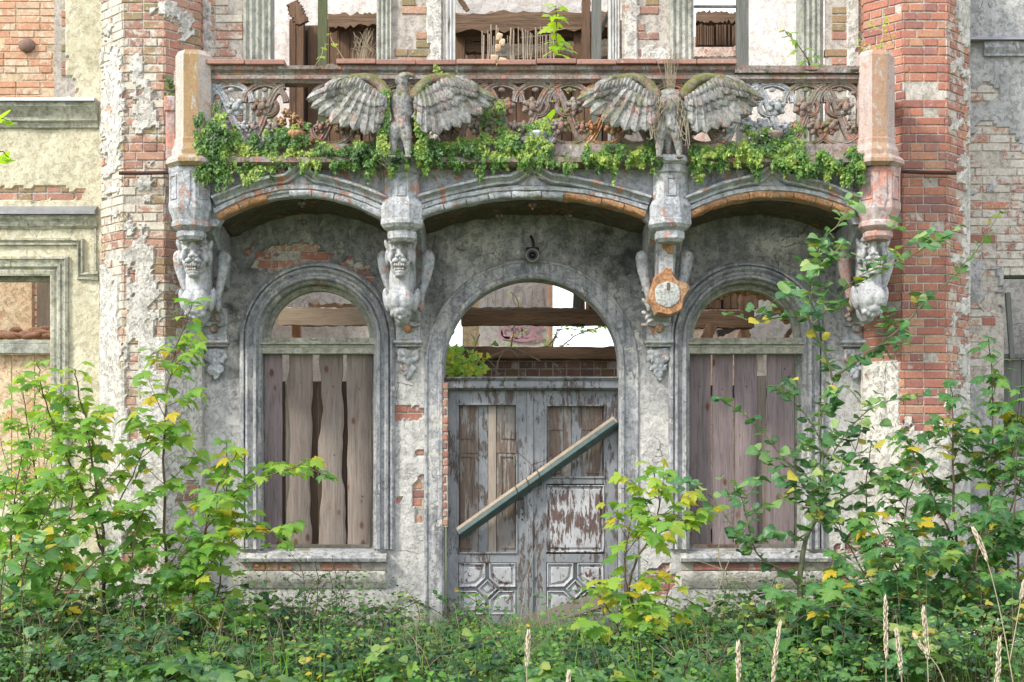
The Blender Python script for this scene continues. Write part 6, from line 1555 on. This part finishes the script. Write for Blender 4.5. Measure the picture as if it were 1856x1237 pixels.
cover('undergrowth', 'fine pale green herbs threaded through the brambles', (-4.7, 4.7), (-3.9, -.1), 9000, NARROW, 'leaf_maple', (.015, .04), 8, (.0, .8))
cover('undergrowth', 'scattered low maple leaves sprouting from the undergrowth', (-4.6, 4.6), (-3.9, -.4), 900, MAPLE, 'leaf_maple_dark', (.08, .15), 6, (.1, 1.02), lambda x, y: abs(x-.1) > 1.1 or y < -2.2)
def canes(n, seed):
    """arching bramble canes with leaves in threes"""
    rg = random.Random(seed); b = MB(); LV = []
    for k in range(n):
        x, y = rg.uniform(-4.5, 4.5), rg.uniform(-3.6, -.3); a_ = rg.uniform(0, 6.28); l = rg.uniform(.35, .9)*(1.2 if abs(x) > 2.2 else .8); up = rg.uniform(.5, 1.1)
        if -.9 < x < 1. and y > -1.8: continue
        P = [Vector((x+math.cos(a_)*l*t_, y+math.sin(a_)*l*t_, up*l*(t_*1.5-t_*t_*1.25)+hgt(x, y)*.5)) for t_ in np.linspace(0, 1, 8)]
        b.tube(P, [.004, .004, .0035, .003, .003, .0025, .002, .0015], 4); br = rg.gauss(.5, .2)
        for q in range(1, 8):
            d = (P[q]-P[q-1]).normalized(); s_ = 1 if q % 2 else -1; d2 = (d*.5+Vector((-d.y, d.x, .15))*s_).normalized(); e = P[q]+d2*.05; b.tube([P[q], e], .0015, 3)
            sz = rg.uniform(.045, .085)
            for an in (-1.15, 0, 1.15):
                t3 = (d2+Vector((-d2.y, d2.x, 0))*an+Vector((0, 0, -.35))).normalized(); LV.append((e, Vector((rg.gauss(0, .25), rg.gauss(-.35, .2), 1)), t3, sz*(1 if an == 0 else .85), min(1, max(0, br+rg.gauss(0, .12)))))
    o = b.build('bramble_canes', [M['bark_brown']], None, 'all', origin=(0, 0, 0)); tag(o, 'thin arching bramble canes in the undergrowth', 'brambles', None, 'stuff')
    o = leaves_obj('bramble_leaves', OVAL, LV, 'leaf_under', None, None, (0, 0, 0)); tag(o, 'bramble leaves in threes arching over the undergrowth', 'brambles', None, 'stuff')
canes(300, 77)
def herbs(n, seed):
    rg = random.Random(seed); b = MB(); LV = []
    for k in range(n):
        x, y = rg.uniform(-4.5, 4.5), rg.uniform(-3.5, -.15)
        if -.9 < x < .95 and y > -1.7 and rg.random() < .75: continue
        h = rg.uniform(.22, .75)*(1.15 if abs(x) > 2 else .8); dx, dy = rg.gauss(0, .1), rg.gauss(0, .1); n_ = 9; br = rg.gauss(.6, .22); sz = rg.uniform(.03, .06)
        P = [Vector((x+dx*t_*t_, y+dy*t_*t_, h*t_)) for t_ in np.linspace(0, 1, n_)]; b.tube(P, [.003-.0003*q for q in range(n_)], 4)
        br = min(br, .8)
        for q in range(2, n_):
            for s_ in (0, math.pi):
                a_ = q*1.57+s_; d = Vector((math.cos(a_), math.sin(a_), .25)); LV.append((P[q]+d*.012, Vector((rg.gauss(0, .3), rg.gauss(-.4, .2), 1)), d+Vector((0, 0, rg.uniform(-.7, .1))), sz*(1.3-.08*q), min(1, max(0, br+rg.gauss(0, .1)))))
    o = b.build('herb_stems', [M['bark']], None, 'all', origin=(0, 0, 0)); tag(o, 'upright thin green stems of nettles and herbs in the undergrowth', 'weeds', None, 'stuff')
    o = leaves_obj('herb_leaves', NARROW, LV, 'leaf_maple_dark', None, None, (0, 0, 0)); tag(o, 'paired narrow nettle leaves on upright stems in the undergrowth', 'weeds', None, 'stuff')
herbs(620, 78)
b = MB()
for k in range(1500):
    x = rg.uniform(-4.6, 4.6); y = rg.uniform(-3.6, -.1); h = rg.uniform(.12, .42); dx, dy = rg.gauss(0, .1), rg.gauss(0, .08); w_ = .003
    q = [b.vert((x-w_, y, 0)), b.vert((x+w_, y, 0)), b.vert((x+dx*.4+w_, y+dy*.4, h*.6)), b.vert((x+dx*.4-w_, y+dy*.4, h*.6)), b.vert((x+dx, y+dy, h*rg.uniform(.8, 1)))]
    b.face(q[:4]); b.face((q[3], q[2], q[4]))
o = b.build('grass', [M['leaf_maple']], None, origin=(0, 0, 0)); tag(o, 'thin green grass blades in the undergrowth', 'grass', None, 'stuff')
# dead stems and grass blades in the undergrowth
b = MB()
for k in range(1300):
    x = rg.uniform(-4.6, 4.6); y = rg.uniform(-3.4, -.15); h = rg.uniform(.2, .5)*(1.2 if abs(x) > 2 else .9); dx, dy = rg.gauss(0, .12), rg.gauss(0, .1)
    b.tube([(x, y, 0), (x+dx*.4, y+dy*.4, h*.6), (x+dx, y+dy, h)], [.002, .0018, .0008], 3)
o = b.build('dead_stems', [M['stalk']], None, origin=(0, 0, 0)); tag(o, 'thin dry stems and grass blades in the undergrowth', 'dry grass', None, 'stuff')
# wispy shrub below the left window and beside the door
def shrub(name, label, pxs, Y, hpx, n, seed, mat='leaf_under', sz=.04):
    rg = random.Random(seed); st = []
    for k in range(n):
        px = rg.uniform(*pxs); h = rg.uniform(*hpx); st.append(([(px, 1160, Y), (px+rg.gauss(0, 10), (1160+h)/2, Y+rg.gauss(0, .1)), (px+rg.gauss(8, 22), h, Y+rg.gauss(0, .15))], .003, 1))
    return sapling(name, label, 'shrub', st, 'narrow', mat, sz, 'wispy weeds at the wall foot', 'bark_brown', seed, (.1, .9), .012, 1.0, .2, side=.35)
shrub('wispy_shrub', 'wispy small-leaved shrub below the sill of the left arched window', (500, 640), -.5, (1000, 1090), 12, 81)
shrub('wispy_shrub', 'leggy weeds at the foot of the wall between left window and door', (650, 800), -.4, (1080, 1120), 9, 82)
shrub('wispy_shrub', 'green weeds at the left foot of the double door', (800, 880), -.6, (1070, 1120), 8, 83, 'leaf_maple_dark', .06)
shrub('wispy_shrub', 'wispy shrub below the sill of the right arched window', (1300, 1440), -.6, (1020, 1110), 10, 84)
shrub('wispy_shrub', 'green shoots right of the poplar trunk', (1470, 1560), -.8, (1020, 1100), 8, 85)
shrub('wispy_shrub', 'tangled wild shrub behind the maples at the left edge', (0, 90), -.5, (700, 900), 14, 86, 'leaf_maple', .05)
# bare dead stems
def dead(label, lines, seed, r=.006):
    b = MB(); base = W(*lines[0][0]); r0 = empty('dead_stem', tuple(base), label, 'dead stem', 'bare dead stems before the facade')
    for L_ in lines: Q = catmull([W(*p) for p in L_]); b.tube(Q, [lerp(r, .0015, i/len(Q)) for i in range(len(Q))], 5)
    b.build('stem', [M['stalk']], r0, 'all')
dead('forked pale dead stem standing below the right arched window', [[(1282, 1190, -1.3), (1290, 1120, -1.3), (1312, 1040, -1.3), (1338, 980, -1.3), (1345, 930, -1.3)], [(1312, 1042, -1.3), (1302, 1005, -1.3), (1308, 960, -1.3)], [(1316, 1035, -1.3), (1260, 1015, -1.35)], [(1316, 1045, -1.3), (1350, 1055, -1.3), (1385, 1030, -1.3)]], 1)
dead('thin dead stalk rising in front of the door crack', [[(935, 1180, -1), (950, 1080, -1), (957, 1040, -1), (972, 985, -1)], [(985, 1150, -1), (975, 1110, -1), (985, 1075, -1), (983, 1055, -1)]], 2, .004)
dead('slanting pale stalk low in front of the yellowing maple', [[(1195, 1237, -3), (1218, 1182, -3)], [(1260, 1237, -3), (1230, 1200, -3), (1195, 1170, -3)]], 3, .005)
dead('pair of pale dead stalks crossing at the bottom centre', [[(815, 1237, -2.9), (787, 1207, -2.9)], [(842, 1237, -2.9), (820, 1200, -2.9)]], 4, .005)
# tall grass seed heads
def grass(label, P, top, seed):
    """P points px of the stalk; seed head on the last stretch"""
    rg = random.Random(seed); Q = catmull([W(*p) for p in P]); g_ = empty('grass_stalk', tuple(Q[0]), label, 'grass', 'dry grass stalks with seed heads')
    b = MB(); b.tube(Q, [lerp(.004, .002, i/len(Q)) for i in range(len(Q))], 5); b.build('stalk', [M['stalk']], g_, 'all')
    b = MB(); k0 = int(len(Q)*(1-top)); n = 80
    for k in range(n):
        t_ = k/(n-1)*(len(Q)-1-k0)+k0; i_ = min(int(t_), len(Q)-2); p = lerp(Q[i_], Q[i_+1], t_-i_); w_ = .0095*math.sin(math.pi*min(1, .12+k/n*.9))**.7+.002
        w_ *= 1+1.1*nz(k*.25, seed, 0, 2)
        a_ = rg.uniform(0, 6.28); q = p+Vector((math.cos(a_), math.sin(a_), 0))*w_*.7; d = (Q[i_+1]-Q[i_]).normalized()
        b.tube([q-d*.006, q+d*.012+Vector((math.cos(a_), math.sin(a_), 0))*.004, q+d*.03+Vector((math.cos(a_), math.sin(a_), 0))*.006], [.0015, .0042, .0006], 4, a=rg.random())
    b.build('seed_head', [M['seed']], g_, 'all')
GS = [('long cream seed head leaning left over the right maples', [(1840, 1260, -4.6), (1815, 1120, -4.6), (1790, 1020, -4.6), (1766, 962, -4.6)], .35),
 ('upright cream seed head left of three at the bottom right', [(1606, 1270, -4.4), (1606, 1180, -4.4), (1605, 1085, -4.4)], .6),
 ('short cream seed head between two taller ones at the bottom right', [(1636, 1270, -4.5), (1632, 1200, -4.5), (1625, 1145, -4.5)], .65),
 ('upright cream seed head right of three at the bottom right', [(1684, 1270, -4.4), (1680, 1180, -4.4), (1674, 1105, -4.4)], .6),
 ('cream seed head standing alone below the poplar trunk', [(1400, 1270, -4.4), (1404, 1200, -4.4), (1414, 1132, -4.4)], .7),
 ('cream seed head left of the poplar trunk, low at the frame edge', [(1338, 1280, -4.4), (1339, 1220, -4.4), (1338, 1168, -4.4)], .7),
 ('thin cream seed head in front of the double door', [(955, 1260, -4.2), (955, 1200, -4.2), (958, 1148, -4.2)], .6),
 ('fluffy cream seed head at the lower right corner', [(1800, 1280, -4.4), (1808, 1220, -4.4), (1812, 1160, -4.4)], .75),
 ('cream seed head at the right frame edge', [(1830, 1200, -4.4), (1848, 1100, -4.4), (1856, 1058, -4.4)], .4),
 ('drooping feathery seed head low at the bottom right', [(1720, 1260, -4.4), (1700, 1210, -4.4), (1672, 1175, -4.4), (1660, 1155, -4.4)], .5),
 ('pale seed head low between the door maple and the frame edge', [(1028, 1280, -4.3), (1030, 1250, -4.3), (1031, 1222, -4.3)], .7)]
for i, (lb, P, tp) in enumerate(GS): grass(lb, P, tp, 90+i)
# small white flower clusters at the right
b = MB(); fl = empty('white_flowers', tuple(W(1770, 1200, -3.2)), 'small white flower clusters among the dark maple leaves at lower right', 'flowers'); s2 = MB()
for cx_, cy_ in ((1757, 1150), (1785, 1138), (1808, 1125), (1848, 1160), (1780, 1230), (1845, 1232), (1750, 1158), (1840, 1168)):
    s2.tube([W(cx_+4, 1260, -3.2), W(cx_, cy_, -3.2)], .002, 4)
    for k in range(16): b.ell(W(cx_+rg.gauss(0, 6), cy_+rg.gauss(0, 4), -3.2+rg.gauss(0, .02)), (.006, .006, .004))
b.build('blossoms', [M['core']], fl, 'all'); s2.build('stems', [M['bark']], fl)
